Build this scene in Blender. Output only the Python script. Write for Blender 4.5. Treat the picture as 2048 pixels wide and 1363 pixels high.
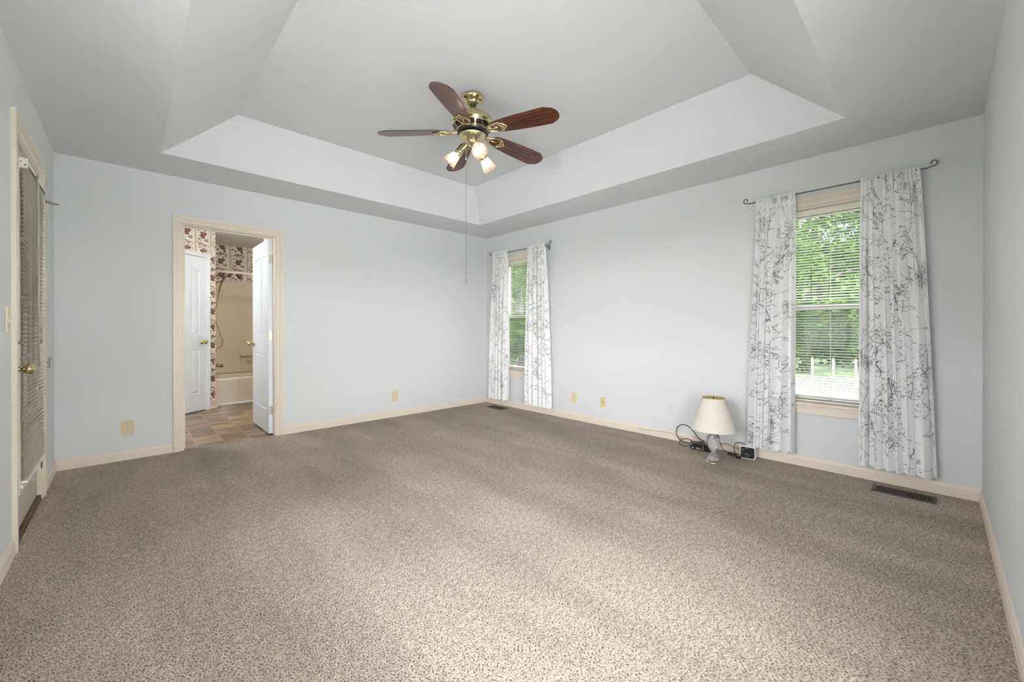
import bpy, math, random
from mathutils import Vector, Matrix
PI = math.pi
S = bpy.context.scene
for o in list(bpy.data.objects): bpy.data.objects.remove(o)
COL = S.collection
R = math.radians

# ------------------------------------------------------------------ camera
cam_d = bpy.data.cameras.new('camera'); cam = bpy.data.objects.new('camera', cam_d); COL.objects.link(cam)
cam_d.sensor_width = 36.0; cam_d.lens = 811.08 / 2048 * 36
cam_d.shift_y = -(681.5 - 659.6) / 2048
cam_d.clip_start = 0.02; cam_d.clip_end = 300
YAW = 0.8113
cam.location = (-3.9045, -4.6647, 1.0904)
cam.rotation_euler = (PI / 2 - 0.0027, 0, YAW - PI / 2)
S.camera = cam
S.view_settings.view_transform = 'Standard'; S.view_settings.look = 'None'
S.view_settings.gamma = 1.0; S.view_settings.use_curve_mapping = False
S.view_settings.exposure = 1.54
S.cycles.use_denoising = True
S.cycles.max_bounces = 12; S.cycles.diffuse_bounces = 8; S.cycles.glossy_bounces = 4
S.cycles.transparent_max_bounces = 24; S.cycles.transmission_bounces = 8
S.cycles.sample_clamp_indirect = 6.0
S.cycles.caustics_reflective = False; S.cycles.caustics_refractive = False

# ------------------------------------------------------------------ sky and sun
W = bpy.data.worlds.new('sky'); S.world = W; W.use_nodes = True
nt = W.node_tree; nt.nodes.clear()
def wn(t): return nt.nodes.new(t)
tc = wn('ShaderNodeTexCoord'); sx = wn('ShaderNodeSeparateXYZ'); nt.links.new(tc.outputs['Generated'], sx.inputs[0])
rp = wn('ShaderNodeValToRGB'); nt.links.new(sx.outputs['Z'], rp.inputs[0])
rp.color_ramp.elements[0].position = 0.0; rp.color_ramp.elements[0].color = (1.0, 0.99, 0.985, 1)
rp.color_ramp.elements[1].position = 0.8; rp.color_ramp.elements[1].color = (0.86, 0.93, 1.0, 1)
SKY_ZENITH, SKY_SIDE, SKY_DIM = 18.0, 12.0, .06   # hazy sky: bright overhead, a glow to the south-west, dim towards the woods
vd = wn('ShaderNodeVectorMath'); vd.operation = 'DOT_PRODUCT'; nt.links.new(tc.outputs['Generated'], vd.inputs[0]); vd.inputs[1].default_value = (-.64, -.768, 0)
def wm(op, a, b, c=None):
    m = wn('ShaderNodeMath'); m.operation = op
    for k, v in enumerate((a, b, c)):
        if v is None: continue
        if isinstance(v, (int, float)): m.inputs[k].default_value = v
        else: nt.links.new(v, m.inputs[k])
    return m.outputs[0]
side = wm('POWER', wm('MULTIPLY_ADD', vd.outputs['Value'], .5, .5), 3.0)
top = wm('POWER', wm('MAXIMUM', sx.outputs['Z'], 0.0), 1.5)
mr = wm('MULTIPLY_ADD', side, SKY_SIDE, wm('MULTIPLY_ADD', top, SKY_ZENITH, SKY_DIM))
bg = wn('ShaderNodeBackground'); nt.links.new(rp.outputs[0], bg.inputs[0]); nt.links.new(mr, bg.inputs[1])
wo = wn('ShaderNodeOutputWorld'); nt.links.new(bg.outputs[0], wo.inputs[0])
sun_d = bpy.data.lights.new('sun', 'SUN'); sun_d.energy = 4.0; sun_d.angle = R(1.5); sun_d.color = (1, .95, .84)
sun = bpy.data.objects.new('sun', sun_d); COL.objects.link(sun); sun.location = (0, 8, 12)
sun.rotation_euler = Vector((.08, -.42, -.90)).to_track_quat('-Z', 'Y').to_euler()
def portal(name, loc, rot, w, h):
    d = bpy.data.lights.new(name, 'AREA'); d.shape = 'RECTANGLE'; d.size = w; d.size_y = h
    d.cycles.is_portal = True
    o = bpy.data.objects.new(name, d); COL.objects.link(o); o.location = loc; o.rotation_euler = rot
BULB_FAN, BULB_BATH = 6.0, 46.0

# ------------------------------------------------------------------ room numbers (metres; back right corner is the origin)
LX, LY, H = 4.3091, 4.8533, 2.44
TH = .15                                   # wall thickness
TRAY_OUT = (-3.7116, -4.2506, -.567, -.5552)
TRAY_IN = (-3.2372, -3.7652, -.7721, -.6855)
TRAY_Z = 2.8538
WZ0, WZ1, WHW = .50, 2.055, .37            # bedroom window opening
WIN1, WIN2 = -.69, -4.085
FILL_LW = (-4.35, -2.95, .65, 1.92)             # unseen fill-light window added in the left wall (y0,y1,z0,z1)
FILL_FW = (-3.60, -2.38, .30, 1.92)             # unseen fill-light window added in the front wall (x0,x1,z0,z1)
PD = (-1.50, -.70, 2.075)                  # glass door opening on the left wall
BD = (-3.548, -2.797, 2.037)               # bathroom doorway on the back wall
portal('daylight_portal', (.16, WIN1, 1.28), (0, R(90), 0), 1.5, .8)
portal('daylight_portal', (.16, WIN2, 1.28), (0, R(90), 0), 1.5, .8)
portal('daylight_portal', (-LX - .16, sum(FILL_LW[:2]) / 2, 1.285), (0, R(-90), 0), 1.3, 1.45)
portal('daylight_portal', (sum(FILL_FW[:2]) / 2, -LY - .16, 1.11), (R(90), 0, 0), 1.25, 1.65)

# ------------------------------------------------------------------ materials
def new_mat(name):
    m = bpy.data.materials.new(name); m.use_nodes = True
    n = m.node_tree.nodes; b = n['Principled BSDF']; return m, n, m.node_tree.links, b
def mat(name, c, rough=.5, metal=0., var=0., vscale=8., bump=0., bscale=60., spec=None, coat=0.):
    m, n, l, b = new_mat(name)
    b.inputs['Base Color'].default_value = (*c, 1); b.inputs['Roughness'].default_value = rough
    b.inputs['Metallic'].default_value = metal
    if spec is not None: b.inputs['Specular IOR Level'].default_value = spec
    if coat: b.inputs['Coat Weight'].default_value = coat; b.inputs['Coat Roughness'].default_value = .1
    t = n.new('ShaderNodeTexCoord')
    if var or True:
        no = n.new('ShaderNodeTexNoise'); no.inputs['Scale'].default_value = vscale; no.inputs['Detail'].default_value = 3
        l.new(t.outputs['Object'], no.inputs['Vector'])
        mx = n.new('ShaderNodeMix'); mx.data_type = 'RGBA'
        v = max(var, .012)
        mx.inputs['A'].default_value = (*[x * (1 - v) for x in c], 1); mx.inputs['B'].default_value = (*[min(1, x * (1 + v)) for x in c], 1)
        l.new(no.outputs['Fac'], mx.inputs['Factor']); l.new(mx.outputs['Result'], b.inputs['Base Color'])
    if bump:
        nb = n.new('ShaderNodeTexNoise'); nb.inputs['Scale'].default_value = bscale; nb.inputs['Detail'].default_value = 4
        l.new(t.outputs['Object'], nb.inputs['Vector'])
        bp = n.new('ShaderNodeBump'); bp.inputs['Strength'].default_value = bump; bp.inputs['Distance'].default_value = .002
        l.new(nb.outputs['Fac'], bp.inputs['Height']); l.new(bp.outputs[0], b.inputs['Normal'])
    return m
M = {}
M['wall'] = mat('wall_paint', (.668, .684, .692), .62, var=.012, vscale=3, bump=.05, bscale=220, spec=.3)
M['ceil'] = mat('ceiling_paint', (.660, .670, .685), .75, var=.01, vscale=3, bump=.04, bscale=200, spec=.2)
M['trim'] = mat('cream_trim', (.74, .655, .56), .38, var=.02)
M['white_trim'] = mat('white_trim', (.75, .79, .84), .35, var=.015)
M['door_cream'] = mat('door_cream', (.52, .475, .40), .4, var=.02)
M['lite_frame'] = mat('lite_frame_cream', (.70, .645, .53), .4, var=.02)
M['door_white'] = mat('door_white', (.73, .785, .85), .38, var=.015)
M['slat'] = mat('blind_slat', (.40, .395, .385), .35, var=.03)
M['slat_cream'] = mat('blind_slat_cream', (.58, .53, .425), .4, var=.04)
M['head_white'] = mat('blind_headrail_white', (.80, .77, .70), .4)
M['brass'] = mat('polished_brass', (.60, .51, .29), .16, 1.0, var=.06, vscale=30)
M['brass_pale'] = mat('pale_antique_brass', (.62, .55, .36), .22, 1.0, var=.08, vscale=30)
M['black'] = mat('black_plastic', (.012, .012, .014), .3, var=.1)
M['black_enamel'] = mat('black_enamel', (.01, .01, .012), .25, var=.1)
M['pewter'] = mat('pewter_rod', (.17, .17, .175), .35, .9, var=.1)
M['nickel'] = mat('hinge_nickel', (.50, .48, .40), .35, 1.0, var=.1)
M['plate'] = mat('ivory_plate', (.66, .55, .33), .4, var=.02)
M['plate_light'] = mat('light_almond_plastic', (.70, .62, .45), .35, var=.02)
M['slot'] = mat('outlet_slot', (.05, .04, .03), .5)
M['threshold'] = mat('threshold_wood', (.085, .038, .02), .45, var=.4, vscale=14)
M['register'] = mat('brown_register', (.075, .05, .036), .45, .3, var=.15)
M['dark'] = mat('duct_dark', (.008, .007, .006), .8)
M['clear_plastic'] = None
M['white_plastic'] = mat('white_plastic', (.78, .78, .76), .35)
M['mark'] = mat('pale_print', (.55, .57, .60), .5)
M['cord_brown'] = mat('gold_brown_cord', (.33, .19, .06), .4, var=.1)
M['shade_in'] = mat('shade_gold_lining', (.62, .45, .16), .5)
M['tan'] = mat('tan_fiberglass', (.66, .58, .45), .22, var=.02, coat=.3)
M['tub'] = mat('almond_tub', (.66, .585, .49), .2, var=.02, coat=.3)
M['chrome_dark'] = mat('dark_chrome', (.22, .19, .15), .22, 1.0, var=.1)
M['hose'] = mat('metal_hose', (.36, .27, .17), .28, .9, bump=.6, bscale=500)
M['bath_ceiling'] = mat('bath_ceiling_paint', (.60, .63, .66), .7)
M['paper'] = mat('cream_wallpaper', (.80, .73, .63), .6, var=.02)
M['paper_band'] = mat('wallpaper_band', (.52, .47, .38), .6)
M['paper_leaf'] = mat('wallpaper_leaf', (.055, .05, .04), .6)
M['paper_vine'] = mat('wallpaper_vine', (.14, .11, .08), .6)
M['paper_red'] = mat('wallpaper_red', (.15, .035, .04), .6)
M['paper_rose'] = mat('wallpaper_rose', (.30, .12, .115), .6)
M['twig'] = mat('twig_print', (.165, .165, .175), .8)
M['twig_pale'] = mat('twig_print_pale', (.36, .36, .37), .8)
M['bark'] = mat('bark', (.018, .014, .010), .9, var=.4, vscale=20, bump=.8, bscale=40)
M['concrete'] = mat('concrete_patio', (.045, .044, .043), .8, var=.12, vscale=3)
M['fence_white'] = mat('fence_white', (.20, .20, .197), .6, var=.05)
M['porch_wood'] = mat('porch_wood', (.085, .068, .052), .8, var=.35, vscale=9)
M['roofing'] = mat('roofing', (.12, .11, .10), .9, var=.2)
M['exterior'] = mat('exterior_siding', (.55, .50, .42), .8)

def carpet_mat():
    m, n, l, b = new_mat('speckled_carpet')
    t = n.new('ShaderNodeTexCoord')
    def noise(scale, det, rough=.55):
        x = n.new('ShaderNodeTexNoise'); x.inputs['Scale'].default_value = scale; x.inputs['Detail'].default_value = det
        x.inputs['Roughness'].default_value = rough; l.new(t.outputs['Object'], x.inputs['Vector']); return x
    # tufts leaning along the vacuum tracks: stretched coordinates
    mp = n.new('ShaderNodeMapping'); mp.inputs['Rotation'].default_value = (0, 0, R(-35)); mp.inputs['Scale'].default_value = (1, .72, 1)
    l.new(t.outputs['Object'], mp.inputs['Vector'])
    f = noise(185, 3, .60); l.new(mp.outputs[0], f.inputs['Vector'])
    ramp = n.new('ShaderNodeValToRGB'); e = ramp.color_ramp.elements
    e[0].position = .32; e[0].color = (.052, .036, .027, 1); e[1].position = .66; e[1].color = (.555, .484, .432, 1)
    k = e.new(.395); k.color = (.11, .080, .061, 1); k = e.new(.445); k.color = (.325, .273, .232, 1)
    l.new(f.outputs['Fac'], ramp.inputs[0])
    # larger speckle, then worn and vacuumed patches
    w = noise(38, 2, .6); w2 = n.new('ShaderNodeMapRange'); l.new(w.outputs['Fac'], w2.inputs['Value'])
    w2.inputs['From Min'].default_value = .3; w2.inputs['From Max'].default_value = .7; w2.inputs['To Min'].default_value = .80; w2.inputs['To Max'].default_value = 1.18
    g = noise(1.1, 4, .6); g2 = n.new('ShaderNodeMapRange'); l.new(g.outputs['Fac'], g2.inputs['Value'])
    g2.inputs['From Min'].default_value = .3; g2.inputs['From Max'].default_value = .7
    g2.inputs['To Min'].default_value = .86; g2.inputs['To Max'].default_value = 1.12
    mp2 = n.new('ShaderNodeMapping'); mp2.inputs['Rotation'].default_value = (0, 0, R(40)); mp2.inputs['Scale'].default_value = (1, .22, 1)
    l.new(t.outputs['Object'], mp2.inputs['Vector'])
    h = noise(2.6, 3, .55); l.new(mp2.outputs[0], h.inputs['Vector'])
    h2 = n.new('ShaderNodeMapRange'); l.new(h.outputs['Fac'], h2.inputs['Value'])
    h2.inputs['From Min'].default_value = .38; h2.inputs['From Max'].default_value = .62
    h2.inputs['To Min'].default_value = .89; h2.inputs['To Max'].default_value = 1.11
    mu = n.new('ShaderNodeMath'); mu.operation = 'MULTIPLY'; l.new(g2.outputs[0], mu.inputs[0]); l.new(h2.outputs[0], mu.inputs[1])
    mu2 = n.new('ShaderNodeMath'); mu2.operation = 'MULTIPLY'; l.new(mu.outputs[0], mu2.inputs[0]); l.new(w2.outputs[0], mu2.inputs[1])
    vm = n.new('ShaderNodeVectorMath'); vm.operation = 'SCALE'; l.new(ramp.outputs[0], vm.inputs[0]); l.new(mu2.outputs[0], vm.inputs['Scale'])
    l.new(vm.outputs[0], b.inputs['Base Color']); b.inputs['Roughness'].default_value = .95; b.inputs['Specular IOR Level'].default_value = .05
    bp = n.new('ShaderNodeBump'); bp.inputs['Strength'].default_value = .25; bp.inputs['Distance'].default_value = .003
    l.new(f.outputs['Fac'], bp.inputs['Height']); l.new(bp.outputs[0], b.inputs['Normal'])
    return m
M['carpet'] = carpet_mat()

def wood_mat(name, dark, light, rough):
    m, n, l, b = new_mat(name)
    t = n.new('ShaderNodeTexCoord'); mp = n.new('ShaderNodeMapping'); mp.inputs['Scale'].default_value = (2.0, 44, 44)
    l.new(t.outputs['Object'], mp.inputs['Vector'])
    no = n.new('ShaderNodeTexNoise'); no.inputs['Scale'].default_value = 1.6; no.inputs['Detail'].default_value = 6; no.inputs['Distortion'].default_value = .6
    l.new(mp.outputs[0], no.inputs['Vector'])
    r = n.new('ShaderNodeValToRGB'); r.color_ramp.elements[0].position = .36; r.color_ramp.elements[0].color = (*dark, 1)
    r.color_ramp.elements[1].position = .66; r.color_ramp.elements[1].color = (*light, 1)
    l.new(no.outputs['Fac'], r.inputs[0]); l.new(r.outputs[0], b.inputs['Base Color'])
    b.inputs['Roughness'].default_value = rough
    return m
M['mahogany'] = wood_mat('mahogany_blade', (.018, .006, .004), (.125, .030, .013), .2)

def bath_floor_mat():
    m, n, l, b = new_mat('vinyl_bath_floor')
    t = n.new('ShaderNodeTexCoord')
    mp = n.new('ShaderNodeMapping'); mp.inputs['Rotation'].default_value = (0, 0, R(90)); mp.inputs['Location'].default_value = (.02, .07, 0)
    l.new(t.outputs['Object'], mp.inputs['Vector'])
    br = n.new('ShaderNodeTexBrick'); br.inputs['Scale'].default_value = 1.0
    br.inputs['Brick Width'].default_value = .105; br.inputs['Row Height'].default_value = .21; br.inputs['Mortar Size'].default_value = .0025
    br.offset = .37; br.inputs['Mortar Smooth'].default_value = .3; br.inputs['Bias'].default_value = 0
    br.inputs['Color1'].default_value = (.36, .25, .165, 1); br.inputs['Color2'].default_value = (.15, .10, .07, 1)
    br.inputs['Mortar'].default_value = (.50, .36, .23, 1)
    l.new(mp.outputs[0], br.inputs['Vector'])
    mp2 = n.new('ShaderNodeMapping'); mp2.inputs['Scale'].default_value = (3, 16, 1); l.new(t.outputs['Object'], mp2.inputs['Vector'])
    no = n.new('ShaderNodeTexNoise'); no.inputs['Scale'].default_value = 1.6; no.inputs['Detail'].default_value = 5; l.new(mp2.outputs[0], no.inputs['Vector'])
    g = n.new('ShaderNodeMapRange'); l.new(no.outputs['Fac'], g.inputs['Value'])
    g.inputs['From Min'].default_value = .3; g.inputs['From Max'].default_value = .7; g.inputs['To Min'].default_value = .62; g.inputs['To Max'].default_value = 1.35
    vm = n.new('ShaderNodeVectorMath'); vm.operation = 'SCALE'; l.new(br.outputs['Color'], vm.inputs[0]); l.new(g.outputs[0], vm.inputs['Scale'])
    l.new(vm.outputs[0], b.inputs['Base Color']); b.inputs['Roughness'].default_value = .35
    return m
M['vinyl'] = bath_floor_mat()

def glass_pane(name, tint=(1, 1, 1), refl=.06):
    m = bpy.data.materials.new(name); m.use_nodes = True; n = m.node_tree.nodes; l = m.node_tree.links; n.clear()
    o = n.new('ShaderNodeOutputMaterial'); mx = n.new('ShaderNodeMixShader'); tr = n.new('ShaderNodeBsdfTransparent'); gl = n.new('ShaderNodeBsdfGlossy')
    gl.inputs['Roughness'].default_value = .02; tr.inputs['Color'].default_value = (*tint, 1)
    lw = n.new('ShaderNodeLayerWeight'); lw.inputs['Blend'].default_value = .25
    mm = n.new('ShaderNodeMapRange'); l.new(lw.outputs['Fresnel'], mm.inputs['Value']); mm.inputs['To Min'].default_value = 0; mm.inputs['To Max'].default_value = refl * 4
    l.new(mm.outputs[0], mx.inputs[0]); l.new(tr.outputs[0], mx.inputs[1]); l.new(gl.outputs[0], mx.inputs[2]); l.new(mx.outputs[0], o.inputs[0])
    return m
M['sash'] = mat('cream_white_sash', (.74, .71, .645), .35)
M['glass'] = glass_pane('window_glass')
def screen_mat():
    m = bpy.data.materials.new('insect_screen'); m.use_nodes = True; n = m.node_tree.nodes; l = m.node_tree.links; n.clear()
    o = n.new('ShaderNodeOutputMaterial'); a = n.new('ShaderNodeMixShader'); tr = n.new('ShaderNodeBsdfTransparent'); d = n.new('ShaderNodeBsdfDiffuse'); d.inputs[0].default_value = (.16, .165, .165, 1)
    a.inputs[0].default_value = .30; l.new(tr.outputs[0], a.inputs[1]); l.new(d.outputs[0], a.inputs[2]); l.new(a.outputs[0], o.inputs[0]); return m
M['screen'] = screen_mat()
M['clear_plastic'] = glass_pane('clear_plastic', (.80, .80, .82), .25)
def crystal_mat():
    m, n, l, b = new_mat('cut_crystal')
    b.inputs['Base Color'].default_value = (.93, .94, .92, 1); b.inputs['Roughness'].default_value = .06
    b.inputs['Transmission Weight'].default_value = .80; b.inputs['IOR'].default_value = 1.45
    t = n.new('ShaderNodeTexCoord'); v = n.new('ShaderNodeTexVoronoi'); v.inputs['Scale'].default_value = 55
    l.new(t.outputs['Object'], v.inputs['Vector']); bp = n.new('ShaderNodeBump'); bp.inputs['Strength'].default_value = .5; bp.inputs['Distance'].default_value = .01
    l.new(v.outputs['Distance'], bp.inputs['Height']); l.new(bp.outputs[0], b.inputs['Normal'])
    return m
M['crystal'] = crystal_mat()
def fabric(name, c, trans, rough=.9):
    m = bpy.data.materials.new(name); m.use_nodes = True; n = m.node_tree.nodes; l = m.node_tree.links; n.clear()
    o = n.new('ShaderNodeOutputMaterial'); mx = n.new('ShaderNodeMixShader'); d = n.new('ShaderNodeBsdfDiffuse'); tr = n.new('ShaderNodeBsdfTranslucent')
    t = n.new('ShaderNodeTexCoord'); no = n.new('ShaderNodeTexNoise'); no.inputs['Scale'].default_value = 90; l.new(t.outputs['Object'], no.inputs['Vector'])
    mc = n.new('ShaderNodeMix'); mc.data_type = 'RGBA'; mc.inputs['A'].default_value = (*[x * .97 for x in c], 1); mc.inputs['B'].default_value = (*[min(1, x * 1.03) for x in c], 1)
    l.new(no.outputs['Fac'], mc.inputs['Factor']); l.new(mc.outputs['Result'], d.inputs[0]); l.new(mc.outputs['Result'], tr.inputs[0])
    mx.inputs[0].default_value = trans; l.new(d.outputs[0], mx.inputs[1]); l.new(tr.outputs[0], mx.inputs[2]); l.new(mx.outputs[0], o.inputs[0])
    return m
M['curtain'] = fabric('white_curtain_cloth', (.88, .885, .89), .08)
M['lamp_shade'] = fabric('pleated_lamp_shade', (.82, .79, .74), .25)
def tulip_glass():
    m = bpy.data.materials.new('frosted_pink_glass'); m.use_nodes = True; n = m.node_tree.nodes; l = m.node_tree.links; n.clear()
    o = n.new('ShaderNodeOutputMaterial'); d = n.new('ShaderNodeBsdfTranslucent'); d.inputs[0].default_value = (.46, .36, .28, 1)
    tr = n.new('ShaderNodeBsdfTransparent'); tr.inputs[0].default_value = (1, .93, .85, 1)
    g = n.new('ShaderNodeBsdfDiffuse'); g.inputs[0].default_value = (.80, .62, .52, 1)
    t = n.new('ShaderNodeTexCoord'); no = n.new('ShaderNodeTexNoise'); no.inputs['Scale'].default_value = 40; l.new(t.outputs['Object'], no.inputs['Vector'])
    a = n.new('ShaderNodeMixShader'); a.inputs[0].default_value = .4; l.new(d.outputs[0], a.inputs[1]); l.new(g.outputs[0], a.inputs[2])
    mp = n.new('ShaderNodeMapRange'); l.new(no.outputs['Fac'], mp.inputs['Value']); mp.inputs['To Min'].default_value = .25; mp.inputs['To Max'].default_value = .45
    b = n.new('ShaderNodeMixShader'); l.new(mp.outputs[0], b.inputs[0]); l.new(a.outputs[0], b.inputs[1]); l.new(tr.outputs[0], b.inputs[2]); l.new(b.outputs[0], o.inputs[0])
    return m
M['tulip'] = tulip_glass()
def emit(name, c, s):
    m = bpy.data.materials.new(name); m.use_nodes = True; n = m.node_tree.nodes; l = m.node_tree.links; n.clear()
    o = n.new('ShaderNodeOutputMaterial'); e = n.new('ShaderNodeEmission'); e.inputs[0].default_value = (*c, 1); e.inputs[1].default_value = s
    l.new(e.outputs[0], o.inputs[0]); return m
M['bulb'] = emit('fan_bulb', (1.0, .86, .66), BULB_FAN)
M['bath_fill_dome'] = emit('bath_fill_dome', (1.0, .95, .87), 21.0)
M['bath_bulb'] = emit('vanity_bulb', (.96, .98, 1.0), BULB_BATH)
def leaf_mat(name, a, b_, trans=.35):
    m = bpy.data.materials.new(name); m.use_nodes = True; n = m.node_tree.nodes; l = m.node_tree.links; n.clear()
    o = n.new('ShaderNodeOutputMaterial'); g = n.new('ShaderNodeNewGeometry')
    mc = n.new('ShaderNodeMix'); mc.data_type = 'RGBA'; mc.inputs['A'].default_value = (*a, 1); mc.inputs['B'].default_value = (*b_, 1)
    l.new(g.outputs['Random Per Island'], mc.inputs['Factor'])
    d = n.new('ShaderNodeBsdfDiffuse'); t = n.new('ShaderNodeBsdfTranslucent'); l.new(mc.outputs['Result'], d.inputs[0]); l.new(mc.outputs['Result'], t.inputs[0])
    x = n.new('ShaderNodeMixShader'); x.inputs[0].default_value = trans; l.new(d.outputs[0], x.inputs[1]); l.new(t.outputs[0], x.inputs[2]); l.new(x.outputs[0], o.inputs[0])
    return m
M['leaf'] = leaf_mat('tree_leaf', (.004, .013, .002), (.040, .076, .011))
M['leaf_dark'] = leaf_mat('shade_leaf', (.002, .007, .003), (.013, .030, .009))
M['grass'] = mat('lawn_grass', (.035, .06, .014), .9, var=.35, vscale=6, bump=.5, bscale=40)

# ------------------------------------------------------------------ mesh helpers
class MB:
    def __init__(s): s.v = []; s.f = []; s.m = []; s.s = []
    def add(s, vs, fs, mi=0, smooth=False, T=None):
        b = len(s.v)
        for p in vs:
            p = Vector(p); s.v.append(tuple(T @ p) if T is not None else tuple(p))
        for f in fs: s.f.append([b + i for i in f]); s.m.append(mi); s.s.append(smooth)
        return s
    def box(s, x0, y0, z0, x1, y1, z1, mi=0, T=None):
        x0, x1 = min(x0, x1), max(x0, x1); y0, y1 = min(y0, y1), max(y0, y1); z0, z1 = min(z0, z1), max(z0, z1)
        v = [(x0, y0, z0), (x1, y0, z0), (x1, y1, z0), (x0, y1, z0), (x0, y0, z1), (x1, y0, z1), (x1, y1, z1), (x0, y1, z1)]
        return s.add(v, [(3, 2, 1, 0), (4, 5, 6, 7), (0, 1, 5, 4), (1, 2, 6, 5), (2, 3, 7, 6), (3, 0, 4, 7)], mi, False, T)
    def quad(s, a, b, c, d, mi=0, T=None): return s.add([a, b, c, d], [(0, 1, 2, 3)], mi, False, T)
    def lathe(s, prof, n=24, mi=0, T=None, smooth=True, flute=0, famp=0, caps=True):
        vs = []; fs = []; k = len(prof)
        for i in range(n):
            a = 2 * PI * i / n
            for r, z in prof:
                rr = r * (1 + famp * math.cos(flute * a)) if flute else r
                vs.append((rr * math.cos(a), rr * math.sin(a), z))
        for i in range(n):
            j = (i + 1) % n
            for q in range(k - 1): fs.append((i * k + q, j * k + q, j * k + q + 1, i * k + q + 1))
        if caps:
            if prof[0][0] > 1e-5: fs.append(tuple(i * k for i in range(n))[::-1])
            if prof[-1][0] > 1e-5: fs.append(tuple(i * k + k - 1 for i in range(n)))
        return s.add(vs, fs, mi, smooth, T)
    def tube(s, pts, r, n=8, mi=0, T=None, flat=None, closed=False):
        pts = [Vector(p) for p in pts]; vs = []; fs = []; N = len(pts)
        up = Vector((0, 0, 1)); prev = None
        for i, p in enumerate(pts):
            if closed: t = pts[(i + 1) % N] - pts[i - 1]
            else: t = pts[min(i + 1, N - 1)] - pts[max(i - 1, 0)]
            if t.length < 1e-9: t = Vector((0, 0, 1))
            t.normalize()
            if prev is None:
                a = up if abs(t.dot(up)) < .9 else Vector((1, 0, 0))
                u = t.cross(a).normalized()
            else:
                u = prev - t * prev.dot(t)
                u = u.normalized() if u.length > 1e-6 else t.orthogonal().normalized()
            prev = u; w = t.cross(u)
            rr = r[i] if isinstance(r, (list, tuple)) else r
            for k in range(n):
                a = 2 * PI * k / n
                q = u * math.cos(a) * rr + w * math.sin(a) * rr
                if flat: q.z *= flat
                vs.append(p + q)
        for i in range(N if closed else N - 1):
            j = (i + 1) % N
            for k in range(n): fs.append((i * n + k, i * n + (k + 1) % n, j * n + (k + 1) % n, j * n + k))
        if not closed: fs.append(tuple(range(n))[::-1]); fs.append(tuple((N - 1) * n + k for k in range(n)))
        return s.add(vs, fs, mi, True, T)
    def prism(s, poly, z0, z1, mi=0, T=None, smooth=False):
        n = len(poly); vs = [(x, y, z0) for x, y in poly] + [(x, y, z1) for x, y in poly]
        fs = [tuple(range(n))[::-1], tuple(range(n, 2 * n))] + [(i, (i + 1) % n, n + (i + 1) % n, n + i) for i in range(n)]
        return s.add(vs, fs, mi, smooth, T)
    def build(s, name, mats, parent=None, bevel=0, loc=None, segs=2):
        me = bpy.data.meshes.new(name); me.from_pydata(s.v, [], s.f); me.update()
        if not isinstance(mats, (list, tuple)): mats = [mats]
        for m in mats: me.materials.append(M[m] if isinstance(m, str) else m)
        me.polygons.foreach_set('material_index', s.m); me.polygons.foreach_set('use_smooth', s.s)
        o = bpy.data.objects.new(name, me); COL.objects.link(o)
        if parent is not None: o.parent = parent
        if loc is not None: o.location = loc
        if bevel:
            b = o.modifiers.new('bevel', 'BEVEL'); b.width = bevel; b.segments = segs; b.limit_method = 'ANGLE'; b.angle_limit = R(40)
        return o
def frame_T(origin, zdir, xhint=(0, 0, 1)):
    z = Vector(zdir).normalized(); x = Vector(xhint); x = x - z * x.dot(z)
    if x.length < 1e-6: x = z.orthogonal()
    x.normalize(); y = z.cross(x)
    T = Matrix((x, y, z)).transposed().to_4x4(); T.translation = Vector(origin); return T
def spline(pts, n=10):
    P = [Vector(p) for p in pts]; P = [P[0] * 2 - P[1]] + P + [P[-1] * 2 - P[-2]]; out = []
    for i in range(1, len(P) - 2):
        for k in range(n):
            t = k / n; a, b, c, d = P[i - 1:i + 3]
            out.append(.5 * ((2 * b) + (c - a) * t + (2 * a - 5 * b + 4 * c - d) * t * t + (3 * b - a - 3 * c + d) * t ** 3))
    out.append(P[-2]); return out
def tag(o, label, cat, group=None, kind=None):
    o['label'] = label; o['category'] = cat
    if group: o['group'] = group
    if kind: o['kind'] = kind
    return o
def thing(name, loc, label, cat, group=None, kind=None, rz=0):
    o = bpy.data.objects.new(name, None); o.empty_display_size = .05; COL.objects.link(o); o.location = loc; o.rotation_euler = (0, 0, rz)
    return tag(o, label, cat, group, kind)
def dup(root, loc, rz, label):
    r = root.copy(); COL.objects.link(r); r.location = loc; r.rotation_euler = (0, 0, rz); r['label'] = label
    for ch in list(root.children):
        c = ch.copy(); COL.objects.link(c); c.parent = r
        for g in list(ch.children):
            d = g.copy(); COL.objects.link(d); d.parent = c
    return r
def struct(o, label, cat): return tag(o, label, cat, None, 'structure')

def wall_with_holes(axis, a0, a1, z0, z1, t0, t1, holes, mi=0):
    """slab along x ('x') or y ('y') from a0..a1, thickness t0..t1 across, rectangular holes (a,b,zl,zh)"""
    mb = MB(); As = sorted({a0, a1, *[h[0] for h in holes], *[h[1] for h in holes]}); Zs = sorted({z0, z1, *[h[2] for h in holes], *[h[3] for h in holes]})
    for i in range(len(As) - 1):
        for j in range(len(Zs) - 1):
            ca, cz = (As[i] + As[i + 1]) / 2, (Zs[j] + Zs[j + 1]) / 2
            if any(h[0] < ca < h[1] and h[2] < cz < h[3] for h in holes): continue
            A, B_, Z, Y = As[i], As[i + 1], Zs[j], Zs[j + 1]
            if axis == 'x': mb.box(A, t0, Z, B_, t1, Y, mi)
            else: mb.box(t0, A, Z, t1, B_, Y, mi)
    return mb

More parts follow.
